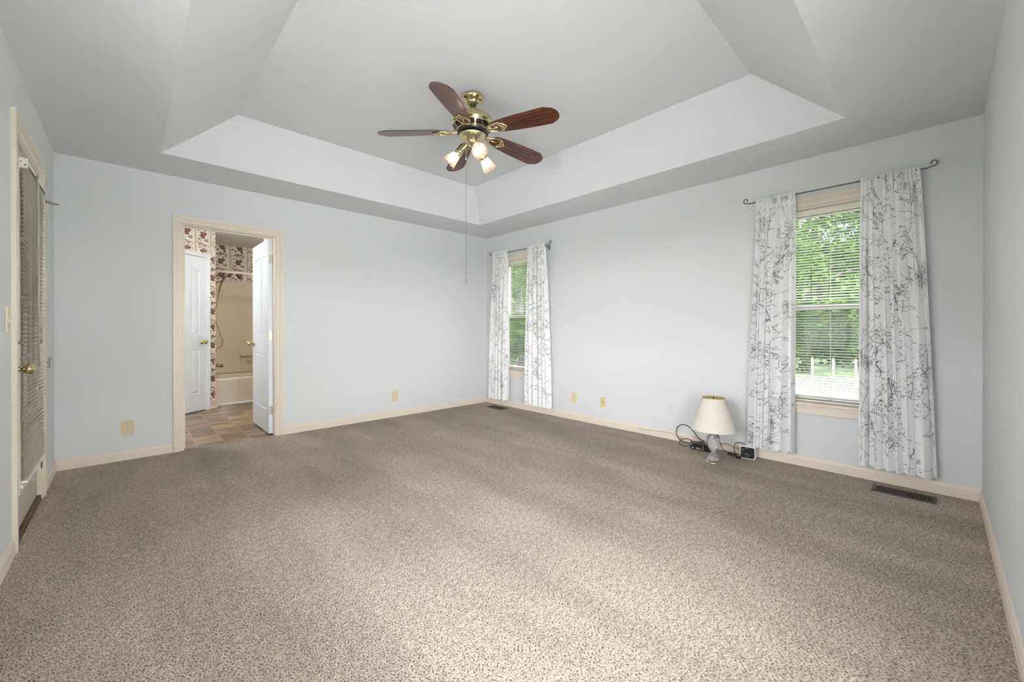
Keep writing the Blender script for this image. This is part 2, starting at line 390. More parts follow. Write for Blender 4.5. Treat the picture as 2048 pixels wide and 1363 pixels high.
# ================================================================== SETTING
ROOFZ = 3.0
struct(wall_with_holes('x', -LX - TH, TH, -.3, ROOFZ, 0, .12, [(BD[0], BD[1], -.31, BD[2])]).build('wall_back', 'wall'),
       'pale blue grey wall with the bathroom doorway', 'wall')
struct(wall_with_holes('y', -LY - TH, 0, -.3, ROOFZ, 0, TH, [(WIN1 - WHW, WIN1 + WHW, WZ0, WZ1), (WIN2 - WHW, WIN2 + WHW, WZ0, WZ1)]).build('wall_right', 'wall'),
       'pale grey wall with two curtained windows', 'wall')
struct(wall_with_holes('y', -LY - TH, 0, -.3, ROOFZ, -LX - TH, -LX, [(PD[0], PD[1], 0, PD[2]), (FILL_LW[0], FILL_LW[1], FILL_LW[2], FILL_LW[3])]).build('wall_left', 'wall'),
       'narrow blue grey wall with the glass door and its blind', 'wall')
struct(wall_with_holes('x', -LX, 0, -.3, ROOFZ, -LY - TH, -LY, [(FILL_FW[0], FILL_FW[1], FILL_FW[2], FILL_FW[3])]).build('wall_front', 'wall'),
       'grey wall at the right edge beside the near window', 'wall')
fl = MB(); fl.box(-LX, -LY, -.25, 0, 0, 0); fl.box(BD[0], 0, -.25, BD[1], .045, 0)
struct(fl.build('floor', 'carpet'), 'beige and brown speckled carpet over the bedroom floor', 'floor')
# tray ceiling: soffit ring, four slopes, raised centre
c = MB()
def rect(r, z): return [(r[0], r[1], z), (r[2], r[1], z), (r[2], r[3], z), (r[0], r[3], z)]
ro, r1, r2, r3 = rect((-LX - .05, -LY - .05, .05, .05), H), rect(TRAY_OUT, H), rect(TRAY_IN, TRAY_Z), rect((-LX - .05, -LY - .05, .05, .05), ROOFZ - .02)
vs = ro + r1 + r2 + r3
fs = [(i, 4 + i, 4 + (i + 1) % 4, (i + 1) % 4) for i in range(4)] + [(4 + i, 8 + i, 8 + (i + 1) % 4, 4 + (i + 1) % 4) for i in range(4)] + [(8, 9, 10, 11)][::-1]
fs += [(12, 13, 14, 15)] + [(i, (i + 1) % 4, 12 + (i + 1) % 4, 12 + i) for i in range(4)]
c.add(vs, fs)
struct(c.build('ceiling', 'ceil'), 'grey tray ceiling with sloped sides around a raised centre', 'ceiling')
rf = MB(); rf.box(-LX - .7, -LY - .6, ROOFZ, .55, 3.9, ROOFZ + .15)
struct(rf.build('roof', 'roofing'), 'flat roof slab over the whole house', 'roof')

pc = MB(); pc.box(-LX - 1.9, -LY - 3.3, 2.30, -1.5, -LY - TH - .002, 2.38); pc.box(-LX - 1.9, -LY - TH - .002, 2.30, -LX - TH - .004, -2.4, 2.38)  # unseen slabs added outside the fill windows to cut steep sky light
struct(pc.build('sky_blocker', 'exterior'), 'unseen flat slab added to keep high sky light off the near floor', 'light blocker')
# baseboards
def baseboard(name, p0, p1, nrm, label, h=.079, t=.0125, m='trim'):
    p0, p1, nv = Vector((*p0, 0)), Vector((*p1, 0)), Vector((*nrm, 0))
    prof = [(0, 0), (t, 0), (t, h - .020), (t * .75, h - .014), (t * .62, h - .006), (t * .3, h), (0, h)]
    vs = [p0 + nv * a + Vector((0, 0, z)) for a, z in prof] + [p1 + nv * a + Vector((0, 0, z)) for a, z in prof]
    k = len(prof); fs = [(i, (i + 1) % k, k + (i + 1) % k, k + i) for i in range(k)] + [tuple(range(k))[::-1], tuple(range(k, 2 * k))]
    mb = MB(); mb.add(vs, fs); return struct(mb.build(name, m), label, 'baseboard')
baseboard('baseboard_back', (-LX + .0125, 0), (-3.612, 0), (0, -1), 'short cream baseboard left of the bathroom doorway')
baseboard('baseboard_back', (-2.735, 0), (-.0125, 0), (0, -1), 'long cream baseboard right of the bathroom doorway')
baseboard('baseboard_right', (0, 0), (0, -LY), (-1, 0), 'cream baseboard below the two windows')
baseboard('baseboard_left', (-LX, 0), (-LX, -.53), (1, 0), 'short cream baseboard between glass door and corner')
baseboard('baseboard_left', (-LX, -1.60), (-LX, -LY), (1, 0), 'cream baseboard on the near side of the glass door')
baseboard('baseboard_front', (-LX + .0125, -LY), (-.0125, -LY), (0, 1), 'cream baseboard along the right edge of the photo')

# casing around an opening; local: u along wall, z up, n = room normal
def casing(mb, P, u0, u1, z0, z1, w, sides='LRT', step=True, mi=0):
    """P(u, z, n)->xyz. two-step colonial casing"""
    def bar(a0, a1, b0, b1, n1, n0=-.002):
        q = [P(a0, b0, n0), P(a1, b0, n0), P(a1, b1, n0), P(a0, b1, n0), P(a0, b0, n1), P(a1, b0, n1), P(a1, b1, n1), P(a0, b1, n1)]
        mb.add(q, [(3, 2, 1, 0), (4, 5, 6, 7), (0, 1, 5, 4), (1, 2, 6, 5), (2, 3, 7, 6), (3, 0, 4, 7)], mi)
    for (a, b, th) in ((0, w, .010), (w * .42, w * .92, .0145), (w * .62, w - .001, .018)):
        if 'L' in sides: bar(u0 - b, u0 - a, z0, z1 + a, th)
        if 'R' in sides: bar(u1 + a, u1 + b, z0, z1 + a, th)
        if 'T' in sides: bar(u0 - (b if 'L' in sides else 0), u1 + (b if 'R' in sides else 0), z1 + a, z1 + b, th)
    return mb
# bathroom doorway: casing + jamb lining
PA = lambda u, z, n: (u, -n, z)
mb = casing(MB(), PA, BD[0], BD[1], 0, BD[2], .063)
mb.box(BD[0], -.004, 0, BD[0] + .014, .124, BD[2] - .012); mb.box(BD[1] - .012, -.004, 0, BD[1], .124, BD[2] - .012); mb.box(BD[0], -.004, BD[2] - .012, BD[1], .124, BD[2] - .0005)
mb.box(BD[0] + .014, .055, 0, BD[0] + .026, .085, BD[2] - .022); mb.box(BD[0] + .014, .055, BD[2] - .022, BD[1] - .012, .085, BD[2] - .012)
struct(mb.build('trim_1', 'trim', bevel=.002), 'cream casing and jamb around the bathroom doorway', 'door casing')
# glass door casing
PL = lambda u, z, n: (-LX + n, u, z)
mb = casing(MB(), PL, PD[0], PD[1], 0, PD[2], .088)
mb.box(-LX - TH, PD[0] + .0005, 0, -LX + .004, PD[0] + .012, PD[2] - .012); mb.box(-LX - TH, PD[1] - .012, 0, -LX + .004, PD[1] - .0005, PD[2] - .012); mb.box(-LX - TH, PD[0] + .0005, PD[2] - .012, -LX + .004, PD[1] - .0005, PD[2] - .0005)
struct(mb.build('trim_2', 'lite_frame', bevel=.002), 'cream casing and jamb around the glass door', 'door casing')

# ------------------------------------------------------------------ windows
PB = lambda u, z, n: (-n, u, z)
def bedroom_window(n, yc, label):
    w = thing('window_%d' % n, (0, yc, WZ0), label, 'window', None, 'structure')
    z0, z1, hw = 0, WZ1 - WZ0, WHW
    mb = casing(MB(), PB, -hw, hw, .0, z1, .078); mb.build('casing', 'trim', w, .002)
    mb = MB(); mb.box(-.002, -hw + .0005, .012, TH, -hw + .016, z1 - .016); mb.box(-.002, hw - .016, .012, TH, hw - .0005, z1 - .016); mb.box(-.002, -hw + .0005, z1 - .016, TH, hw - .0005, z1 - .0005); mb.build('jamb', 'trim', w)
    mb = MB(); mb.box(-.034, -hw - .10, -.012, TH, hw + .10, .012); mb.build('sill', 'trim', w, .006)
    mb = MB(); mb.box(-.018, -hw - .08, -.078, 0, hw + .08, -.030); mb.box(-.024, -hw - .082, -.030, 0, hw + .082, -.0125); mb.build('apron', 'trim', w, .003)
    zm = 1.268 - WZ0
    def sash(name, za, zb, x, bot, top):
        s = MB(); s.box(x, -hw + .016, za, x + .034, -hw + .056, zb); s.box(x, hw - .056, za, x + .034, hw - .016, zb)
        s.box(x + .001, -hw + .056, za, x + .033, hw - .056, za + bot); s.box(x + .001, -hw + .056, zb - top, x + .033, hw - .056, zb)
        so = s.build(name, 'sash', w, .003)
        g = MB(); g.box(x + .014, -hw + .05, za + bot * .8, x + .018, hw - .05, zb - top * .8); g.build('glass', 'glass', so)
    sash('upper_sash', zm - .018, z1 - .016, .110, .036, .045)
    sc_ = MB(); sc_.quad((.146, -hw + .016, .012), (.146, hw - .016, .012), (.146, hw - .016, zm), (.146, -hw + .016, zm)); sc_.build('insect_screen', 'screen', w)
    sash('lower_sash', .012, zm + .022, .074, .055, .040)
    return w
bedroom_window(1, WIN1, 'sash window in the far corner between white curtains')
bedroom_window(2, WIN2, 'large sash window nearest the camera between white curtains')
# unseen windows added beside the camera to let fill light in
def fill_window(n, P, u0, u1, z0, z1, label):
    w = thing('window_%d' % n, P(u0, z0, 0), label, 'window', None, 'structure')
    o = Vector(P(u0, z0, 0)); Q = lambda u, z, nn: Vector(P(u, z, nn)) - o
    mb = casing(MB(), Q, u0, u1, z0, z1, .078)
    def bar(a0, a1, b0, b1, n0, n1, m):
        q = [Q(a0, b0, n0), Q(a1, b0, n0), Q(a1, b1, n0), Q(a0, b1, n0), Q(a0, b0, n1), Q(a1, b0, n1), Q(a1, b1, n1), Q(a0, b1, n1)]
        m.add(q, [(3, 2, 1, 0), (4, 5, 6, 7), (0, 1, 5, 4), (1, 2, 6, 5), (2, 3, 7, 6), (3, 0, 4, 7)])
    bar(u0 - .09, u1 + .09, z0 - .02, z0, -TH, .03, mb); bar(u0 - .08, u1 + .08, z0 - .09, z0 - .02, -.002, .016, mb)
    mb.build('casing', 'trim', w)
    f = MB(); um = (u0 + u1) / 2; zm = (z0 + z1) / 2
    for a0, a1 in ((u0, u0 + .04), (um - .03, um + .03), (u1 - .04, u1)): bar(a0, a1, z0, z1, -.12, -.07, f)
    for b0, b1 in ((z0, z0 + .05), (zm - .02, zm + .02), (z1 - .05, z1)): bar(u0, u1, b0, b1, -.119, -.071, f)
    f.build('sash', 'white_trim', w)
    g = MB(); bar(u0 + .02, u1 - .02, z0 + .02, z1 - .02, -.10, -.096, g); g.build('glass', 'glass', w)
fill_window(3, PL, FILL_LW[0], FILL_LW[1], FILL_LW[2], FILL_LW[3], 'unseen double sash window added for fill light beyond the glass door')
fill_window(4, lambda u, z, n: (u, -LY + n, z), FILL_FW[0], FILL_FW[1], FILL_FW[2], FILL_FW[3], 'unseen double sash window added for fill light behind the camera')

# ------------------------------------------------------------------ blinds
def blind(name, P, loc, u0, u1, ztop, zbot, label, mslat, mhead, tilt, pitch=.0215, sw=.025, hr=.026, group='horizontal blinds'):
    """P(u,z,n) local coords, n = distance towards the room"""
    t = thing(name, loc, label, 'window blind', group)
    def bx(mb, a0, a1, b0, b1, n0, n1):
        q = [P(a0, b0, n0), P(a1, b0, n0), P(a1, b1, n0), P(a0, b1, n0), P(a0, b0, n1), P(a1, b0, n1), P(a1, b1, n1), P(a0, b1, n1)]
        mb.add(q, [(3, 2, 1, 0), (4, 5, 6, 7), (0, 1, 5, 4), (1, 2, 6, 5), (2, 3, 7, 6), (3, 0, 4, 7)]); return mb
    bx(bx(MB(), u0, u1, ztop - hr, ztop, -.014, .014), u0 + .001, u1 - .001, ztop - hr, ztop - hr + .006, -.016, .017).build('headrail', mhead, t, .002)
    sl = MB(); z = ztop - hr - .016; rnd = random.Random(hash(u0) % 999)
    while z > zbot + .018:
        tl = tilt + rnd.uniform(-.02, .02); dz = rnd.uniform(-.0008, .0008)
        row = []
        for k in range(5):
            s = -1 + k / 2; nn = s * sw / 2 * math.cos(tl); zz = z + dz + s * sw / 2 * math.sin(tl) + .0032 * (1 - s * s)
            row.append((nn, zz))
        vs = []
        for (nn, zz) in row: vs += [P(u0 + .004, zz, nn), P(u1 - .004, zz, nn)]
        for (nn, zz) in row: vs += [P(u0 + .004, zz - .0007, nn), P(u1 - .004, zz - .0007, nn)]
        fs = []
        for k in range(4): a = 2 * k; fs += [(a, a + 1, a + 3, a + 2), (10 + a, 12 + a, 13 + a, 11 + a)]
        fs += [(0, 10, 11, 1), (8, 9, 19, 18)]
        sl.add(vs, fs, 0, True); z -= pitch
    sl.build('slats', mslat, t)
    bx(MB(), u0 + .002, u1 - .002, zbot, zbot + .014, -.012, .012).build('bottom_rail', mhead, t, .003)
    cd = MB()
    for f in (.14, .5, .86):
        u = u0 + (u1 - u0) * f
        for n in (-.0135, .0135): cd.tube([P(u, ztop - .02, n), P(u, zbot + .01, n)], .0006, 4)
    cd.build('ladder_cord', mhead, t)
    return t
PBx = lambda u, z, n: (-n, u, z)
for n, yc, lab in ((1, WIN1, 'white slatted blind in the far corner window'), (2, WIN2, 'white slatted blind in the window nearest the camera')):
    b = blind('window_blind', PBx, (.050, yc, WZ0), -WHW + .018, WHW - .018, WZ1 - WZ0 - .018, .014, lab, 'slat', 'head_white', R(14), hr=.048)
    w = MB(); w.tube([(-.018, .12, 1.5), (-.018, .12, .85)], .003, 6); w.build('tilt_wand', 'clear_plastic', b)

# ------------------------------------------------------------------ glass door on the left wall
DX = -.012   # slab face behind wall plane (n)
gd = thing('door_1', (-LX, PD[0], 0), 'cream exterior glass door with brass knob behind a blind', 'door', None, 'structure')
PG = lambda u, z, n: (n, u - PD[0], z)
def gbx(mb, a0, a1, b0, b1, n0, n1, mi=0):
    q = [PG(a0, b0, n0), PG(a1, b0, n0), PG(a1, b1, n0), PG(a0, b1, n0), PG(a0, b0, n1), PG(a1, b0, n1), PG(a1, b1, n1), PG(a0, b1, n1)]
    mb.add(q, [(3, 2, 1, 0), (4, 5, 6, 7), (0, 1, 5, 4), (1, 2, 6, 5), (2, 3, 7, 6), (3, 0, 4, 7)], mi); return mb
u0, u1 = PD[0] + .014, PD[1] - .014; g0, g1, gz0, gz1 = u0 + .11, u1 - .075, .26, 1.93
mb = MB()
gbx(mb, u0, g0, .035, 2.06, DX - .044, DX); gbx(mb, g1, u1, .035, 2.06, DX - .044, DX); gbx(mb, g0, g1, .035, gz0, DX - .044, DX); gbx(mb, g0, g1, gz1, 2.06, DX - .044, DX)
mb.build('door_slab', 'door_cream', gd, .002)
mb = MB()
for a0, a1, b0, b1 in ((g0 - .035, g0 + .012, gz0 - .04, gz1 + .03), (g1 - .012, g1 + .035, gz0 - .04, gz1 + .03), (g0 + .012, g1 - .012, gz0 - .04, gz0 + .008), (g0 + .012, g1 - .012, gz1 - .008, gz1 + .03)):
    gbx(mb, a0, a1, b0, b1, DX - .001, DX + .010)
    gbx(mb, a0 + (.010 if b1 - b0 > .5 else -.02), a1 - (.010 if b1 - b0 > .5 else -.02), b0 + .010, b1 - .010, DX, DX + (.0135 if b1 - b0 > .5 else .013))
mb.build('glass_frame', 'lite_frame', gd, .002)
gbx(MB(), g0, g1, gz0, gz1, DX - .025, DX - .021).build('glass', 'glass', gd)
mb = MB()
for u in (g0 + (g1 - g0) / 3, g0 + 2 * (g1 - g0) / 3): gbx(mb, u - .01, u + .01, gz0, gz1, DX - .020, DX - .008)
for k in range(1, 5):
    z = gz0 + (gz1 - gz0) * k / 5; gbx(mb, g0, g1, z - .01, z + .01, DX - .020, DX - .008)
mb.build('muntin', 'lite_frame', gd)
gbx(MB(), PD[0] + .012, PD[1] - .012, 0, .033, DX - .06, .006).build('threshold', 'threshold', gd, .004)
KN = [(.0, .0), (.031, 0), (.032, .004), (.026, .008), (.013, .012), (.011, .028), (.015, .032), (.024, .038), (.029, .047), (.0295, .056), (.025, .065), (.014, .071), (0, .0725)]
def knob(parent, pos, axis, name='knob', m='brass', sc=1.):
    T = frame_T(pos, axis); b = MB(); b.lathe([(r * sc, z * sc) for r, z in KN], 24, 0, T); return b.build(name, m, parent)
knob(gd, PG(-1.438, .885, DX), (1, 0, 0))
b = MB(); b.lathe([(0, 0), (.026, 0), (.026, .004), (.020, .010), (.008, .012), (.008, .020), (0, .020)], 20, 0, frame_T(PG(-1.432, 1.02, DX), (1, 0, 0)))
b.box(-.004, -.016, .018, .004, .016, .034, 0, frame_T(PG(-1.432, 1.02, DX), (1, 0, 0), (.7, .0, .7)))
b.build('deadbolt', 'brass', gd, .001)
for z in (.25, 1.05, 1.88):
    b = MB(); b.tube([PG(u1 + .008, z - .05, .004), PG(u1 + .008, z + .05, .004)], .006, 8); gbx(b, u1 - .02, u1 + .022, z - .045, z + .045, DX - .002, DX + .001); b.build('hinge', 'nickel', gd)
# blind hung on the door
PGb = lambda u, z, n: (n, u, z)
ub0, ub1 = -1.385, -.735
db = blind('window_blind', PGb, (-LX + .016, 0, 0), ub0, ub1, 1.975, .285, 'long cream slatted blind hanging on the glass door', 'slat_cream', 'head_white', R(20), .0228, .025)
for u in (ub0 - .004, ub1 + .004):
    b = MB(); q = .0155; b.box(-q, u - .004, 1.925, q + .001, u + .004, 1.979); b.box(-q, u - .02, 1.925, -q + .003, u + .02, 1.979)
    b.box(q - .012, u - .006, 1.94, q - .006, u + .006, 1.946, 1); b.box(-q + .006, u - .006, 1.955, -q + .010, u + .006, 1.961, 1)
    b.build('mounting_bracket', ['head_white', 'slot'], db, .001)
b = MB(); b.tube([(.026, -1.20, 1.945), (.030, -1.20, 1.90), (.031, -1.195, 1.25), (.031, -1.19, .88)], .0048, 6); b.build('tilt_wand', mat('smoky_plastic', (.42, .40, .38), .2), db)
b = MB(); b.tube([(.024, -.80, 1.945), (.030, -.80, 1.80), (.036, -.72, 1.2), (.038, -.64, .95), (.036, -.60, .91)], .0011, 5); b.build('lift_cord', 'white_plastic', db)
for u in (ub0 + .003, ub1 - .003):
    b = MB(); b.box(-.015, u - .006, .262, -.004, u + .006, .280); b.box(-.016, u - .008, .262, -.013, u + .008, .315); b.build('hold_down_bracket', 'head_white', db, .002)
# cord cleat and door stop
cl = MB(); cl.box(0, -.006, -.006, .012, .006, .006); cl.box(.010, -.012, -.030, .016, .012, .034); cl.box(.002, -.012, -.034, .016, .012, -.028); cl.box(.016, -.012, .020, .026, .012, .026)
tag(cl.build('cord_cleat', mat('grey_plastic', (.30, .32, .34), .4), None, .002, (-LX + .018, -.60, .87)), 'small grey plastic cord cleat on the glass door casing', 'cord cleat')
b = MB(); b.tube([(0, 0, 0), (.012, .003, .002), (.028, .004, -.001), (.040, .005, -.005)], [.006, .007, .0085, .005], 10); b.tube([(.040, .005, -.005), (.056, .006, -.006)], [.0045, .0025], 8, 1); b.tube([(-.004, -.006, -.012), (-.004, -.006, .014)], .005, 8)
tag(b.build('hinge_stop', ['brass', 'slot'], None, 0, (-LX + .022, -.62, 1.925)), 'little brass stop sticking out at the upper door hinge', 'door stop')

# ------------------------------------------------------------------ panel doors (bathroom)
def panel_door(name, w, h, t, panels, mname):
    """front face at y=0 facing -y, x from 0..w, z from 0..h; panels [(x0,x1,z0,z1,arch)]; both faces get panels"""
    mb = MB()
    xs = sorted({0, w, *[p[0] for p in panels], *[p[1] for p in panels]}); zs = sorted({0, h, *[p[2] for p in panels], *[p[3] for p in panels]})
    for face, yy, sg in ((0, 0, 1), (1, t, -1)):
        for i in range(len(xs) - 1):
            for j in range(len(zs) - 1):
                cx, cz = (xs[i] + xs[i + 1]) / 2, (zs[j] + zs[j + 1]) / 2
                if any(p[0] < cx < p[1] and p[2] < cz < p[3] for p in panels): continue
                q = [(xs[i], yy, zs[j]), (xs[i + 1], yy, zs[j]), (xs[i + 1], yy, zs[j + 1]), (xs[i], yy, zs[j + 1])]
                mb.quad(*(q if sg > 0 else q[::-1]))
        for (a, b, c_, d, arch) in panels:
            n = 9
            def ring(ins, dep):
                pts = [(a + ins, c_ + ins), (b - ins, c_ + ins)]
                for k in range(n + 1):
                    s = k / n; x = (b - ins) + (a - b + 2 * ins) * s
                    if arch == 0: z = d - ins
                    else:
                        # quarter-swept camber: low at the outer stile, rising to the middle of the door
                        g = (1 - s) if arch > 0 else s
                        z = d - ins - abs(arch) * (1 - math.sin(PI / 2 * min(1, g * 1.15)))  # gentle sweep
                    pts.append((x, z))
                return [(x, yy + sg * dep, z) for x, z in pts]
            rings = [ring(0, 0), ring(.006, .009), ring(.018, .0095), ring(.034, .002)]
            k = len(rings[0]); vs = sum(rings, []); fs = []
            for r_ in range(3):
                for i in range(k): 
                    f = (r_ * k + i, r_ * k + (i + 1) % k, (r_ + 1) * k + (i + 1) % k, (r_ + 1) * k + i); fs.append(f if sg > 0 else f[::-1])
            f = tuple(range(3 * k, 4 * k)); fs.append(f if sg > 0 else f[::-1])
            mb.add(vs, fs)
            if arch:   # fill between the swept top and the square cell
                top = [(p[0], p[2]) for p in rings[0][2:]]
                for i in range(len(top) - 1):
                    q = [(top[i][0], yy, top[i][1]), (top[i][0], yy, d), (top[i + 1][0], yy, d), (top[i + 1][0], yy, top[i + 1][1])]
                    mb.quad(*(q[::-1] if sg < 0 else q)[::-1])
    for q in ([(0, 0, 0), (0, 0, h), (0, t, h), (0, t, 0)], [(w, 0, 0), (w, t, 0), (w, t, h), (w, 0, h)], [(0, 0, h), (w, 0, h), (w, t, h), (0, t, h)], [(0, 0, 0), (0, t, 0), (w, t, 0), (w, 0, 0)]): mb.quad(*q)
    return mb
# open door into the bathroom: hinge at right jamb, leaf along +y; its front (local -y) faces -x
dw, dh, dt = .728, 2.012, .035
d2 = thing('door_2', (-2.845, .092 + dw, .012), 'white panelled door standing open inside the bathroom doorway', 'door', None, 'structure', R(-90))
pn = [(.115, .325, 1.015, 1.86, .03), (.403, .613, 1.015, 1.86, -.03), (.115, .325, .23, .82, 0), (.403, .613, .23, .82, 0)]
panel_door('leaf', dw, dh, dt, pn, 'door_white').build('door_leaf', 'door_white', d2)
knob(d2, (.065, 0, .915), (0, -1, 0)); knob(d2, (.065, dt, .915), (0, 1, 0))
for z in (.235, 1.01, 1.80):
    b = MB(); b.box(dw - .001, .002, z - .045, dw + .0015, dt - .004, z + .045); b.tube([(dw + .005, dt + .004, z - .046), (dw + .005, dt + .004, z + .046)], .0055, 8)
    for k in (-.03, 0, .03): b.box(dw + .001, .014 + abs(k) * .2, z + k - .003, dw + .0025, .020 + abs(k) * .2, z + k + .003, 1)
    b.build('hinge', ['nickel', 'slot'], d2)
# diagonal closet wall and door
DA = R(39.5); DP = Vector((-3.399, 1.915, 0)); DD = Vector((math.cos(DA), math.sin(DA), 0)); DN = Vector((math.sin(DA), -math.cos(DA), 0))
TD = Matrix((DD, -DN, Vector((0, 0, 1)))).transposed().to_4x4(); TD.translation = DP       # local x along wall, y into wall, z up
CD0, CD1 = -.205, .345                       # closet door opening along the wall
d3 = thing('door_3', TD @ Vector((CD0, .004, .012)), 'narrow white four panel closet door on the diagonal bathroom wall', 'door', None, 'structure', DA)
cw = CD1 - CD0
panel_door('leaf', cw, 2.03, .035, [(.092, .215, 1.0, 1.87, .035), (.335, .458, 1.0, 1.87, -.035), (.092, .215, .225, .815, 0), (.335, .458, .225, .815, 0)], 'door_white').build('door_leaf', 'door_white', d3)
knob(d3, (cw - .055, 0, .905), (0, -1, 0))
mb = MB(); PDg = lambda u, z, n: tuple(TD @ Vector((u, -n, z)))
casing(mb, PDg, CD0 - .003, CD1 + .003, 0, 2.048, .052)
struct(mb.build('trim_3', 'white_trim', None, .002), 'white casing around the closet door in the bathroom', 'door casing')

# ------------------------------------------------------------------ wallpaper pattern
def leafpoly(cx, cy, L, w, ang):
    pts = []
    for k in range(10):
        s = k / 9 if k < 5 else 1 - (k - 5) / 4
    pts = [(-.5, 0), (-.25, .38), (.05, .5), (.3, .3), (.5, 0), (.3, -.3), (.05, -.5), (-.25, -.38)]
    ca, sa = math.cos(ang), math.sin(ang)
    return [(cx + L * x * ca - w * y * sa, cy + L * x * sa + w * y * ca) for x, y in pts]
def blob(cx, cy, r, rnd, n=9):
    return [(cx + r * (1 + rnd.uniform(-.25, .25)) * math.cos(2 * PI * k / n), cy + r * (1 + rnd.uniform(-.25, .25)) * math.sin(2 * PI * k / n)) for k in range(n)]
def ribbon(pts, w):
    L_, R_ = [], []
    for i, p in enumerate(pts):
        a = pts[max(0, i - 1)]; b = pts[min(len(pts) - 1, i + 1)]; dx, dy = b[0] - a[0], b[1] - a[1]; m = math.hypot(dx, dy) or 1
        ww = w * (1 - .5 * i / len(pts)); L_.append((p[0] - dy / m * ww / 2, p[1] + dx / m * ww / 2)); R_.append((p[0] + dy / m * ww / 2, p[1] - dx / m * ww / 2))
    return [[L_[i], L_[i + 1], R_[i + 1], R_[i]] for i in range(len(pts) - 1)]
TW, THT = .235, .46
def motif(seed):
    """one repeat: list of (layer, material index, polygon)"""
    rnd = random.Random(seed); out = []
    for flip, oy in ((1, .0), (-1, .23)):
        fx = (lambda x: TW / 2 + flip * x)
        # scrolling vine
        vine = [(fx(.075 * math.sin(t * 3.0) * (1 - .2 * t)), oy + .02 + .11 * t + .02 * math.cos(t * 4)) for t in [k * .1 for k in range(21)]]
        out += [(1, 3, q) for q in ribbon(vine, .008)]
        curl = [(fx(.05 + .035 * math.cos(a) * (1 - a / 9)), oy + .16 + .035 * math.sin(a) * (1 - a / 9)) for a in [k * .35 for k in range(16)]]
        out += [(1, 3, q) for q in ribbon(curl, .007)]
        # arching striped leaf
        for k in range(9):
            a = PI * (.05 + .9 * k / 8); out.append((2, 2, leafpoly(fx(-.03 + .038 * math.cos(a)), oy + .165 + .032 * math.sin(a), .02, .012, a)))
        # roses
        for (rx, ry, rr) in ((.010, .070, .031), (-.024, .104, .023), (.028, .108, .018)):
            out.append((2, 4, blob(fx(rx), oy + ry, rr, rnd, 11)))
            for k in range(6):
                a = 2 * PI * k / 6 + rnd.random(); out.append((3, 5 if k % 2 else 4, blob(fx(rx) + rr * .62 * math.cos(a), oy + ry + rr * .62 * math.sin(a), rr * .40, rnd, 7)))
            out.append((3.5, 0, blob(fx(rx) + rr * .2, oy + ry, rr * .17, rnd, 6)))
        # leaves
        for k in range(22):
            x, y, a = rnd.uniform(-.09, .09), rnd.uniform(.0, .225), rnd.uniform(0, 2 * PI)
            out.append((2.5, 2, leafpoly(fx(x), oy + y, rnd.uniform(.022, .040), rnd.uniform(.010, .018), a)))
        for k in range(14): out.append((2.2, 2 if k % 3 else 3, blob(fx(rnd.uniform(-.095, .095)), oy + rnd.uniform(0, .23), rnd.uniform(.002, .0045), rnd, 5)))
    return out
MOT = motif(5)
PAPER = ['paper', 'paper_band', 'paper_leaf', 'paper_vine', 'paper_red', 'paper_rose']
def wallpaper(mb, P, ua, ub, za, zb, u_off=0., z_off=0.):
    """P(u, z, n) -> xyz; lays the printed pattern on the wall"""
    i0, i1 = math.floor((ua - u_off) / TW), math.ceil((ub - u_off) / TW); j0, j1 = math.floor((za - z_off) / THT), math.ceil((zb - z_off) / THT)
    for i in range(i0, i1 + 1):
        for (bw, of) in ((.006, -.010), (.012, 0), (.006, .012)):
            a, b = max(ua, u_off + i * TW + of - bw / 2), min(ub, u_off + i * TW + of + bw / 2)
            if b > a: mb.quad(P(a, za, .0004), P(b, za, .0004), P(b, zb, .0004), P(a, zb, .0004), 1)
    for i in range(i0, i1 + 1):
        for j in range(j0, j1 + 1):
            du, dz = u_off + i * TW, z_off + j * THT
            for lay, mi, poly in MOT:
                pts = [(x + du, z + dz) for x, z in poly]
                if all(ua <= x <= ub and za <= z <= zb for x, z in pts):
                    mb.add([P(x, z, .0004 + .0003 * lay) for x, z in pts], [tuple(range(len(pts)))], mi)
# diagonal wall (hole for the closet door)
BZ = 2.425
mb = MB()
def tdbox(a, b, z0, z1, y0=0, y1=.10): mb.box(a, y0, z0, b, y1, z1, 0, TD)
DL, DR = -1.20, .497
tdbox(DL, CD0 - .003, 0, BZ); tdbox(CD1 + .003, DR, 0, BZ); tdbox(CD0 - .003, CD1 + .003, 2.048, BZ); tdbox(CD0 - .003, CD1 + .003, 0, 2.05, .05, .10)
wallpaper(mb, PDg, CD0 - .2, DR, 2.102, BZ, -.045, 2.03)
wallpaper(mb, PDg, CD1 + .056, DR - .001, .10, 2.102, .345, .1)
struct(mb.build('wall_bathroom_diagonal', PAPER), 'floral wallpapered diagonal bathroom wall around the closet door', 'wall')
CX, CY = (TD @ Vector((DR, 0, 0)))[:2]
TUBY, BACKY, TUBR = 2.389, 3.20, -1.46
mb = MB(); PK = lambda u, z, n: (u, BACKY - n, z)
mb.box(CX - .3, BACKY, 0, TUBR + .1, BACKY + .1, BZ + .1); wallpaper(mb, PK, CX, TUBR, 1.86, BZ, -2.93, 1.86)
struct(mb.build('wall_bathroom_back', PAPER), 'floral wallpapered wall above the tan tub surround', 'wall')
mb = MB(); mb.box(CX - .1, CY + .05, 0, CX, BACKY, BZ + .1); PLs = lambda u, z, n: (CX + n, u, z); wallpaper(mb, PLs, TUBY - .05, BACKY, 1.86, BZ, 0, 1.86)
struct(mb.build('wall_bathroom_alcove', PAPER), 'wallpapered end wall of the tub alcove holding the shower', 'wall')
mb = MB(); mb.box(-2.745, .12, 0, -2.70, .76, BZ + .1); PR = lambda u, z, n: (-2.745 - n, u, z); wallpaper(mb, PR, .13, .75, .1, BZ, 0, .1)
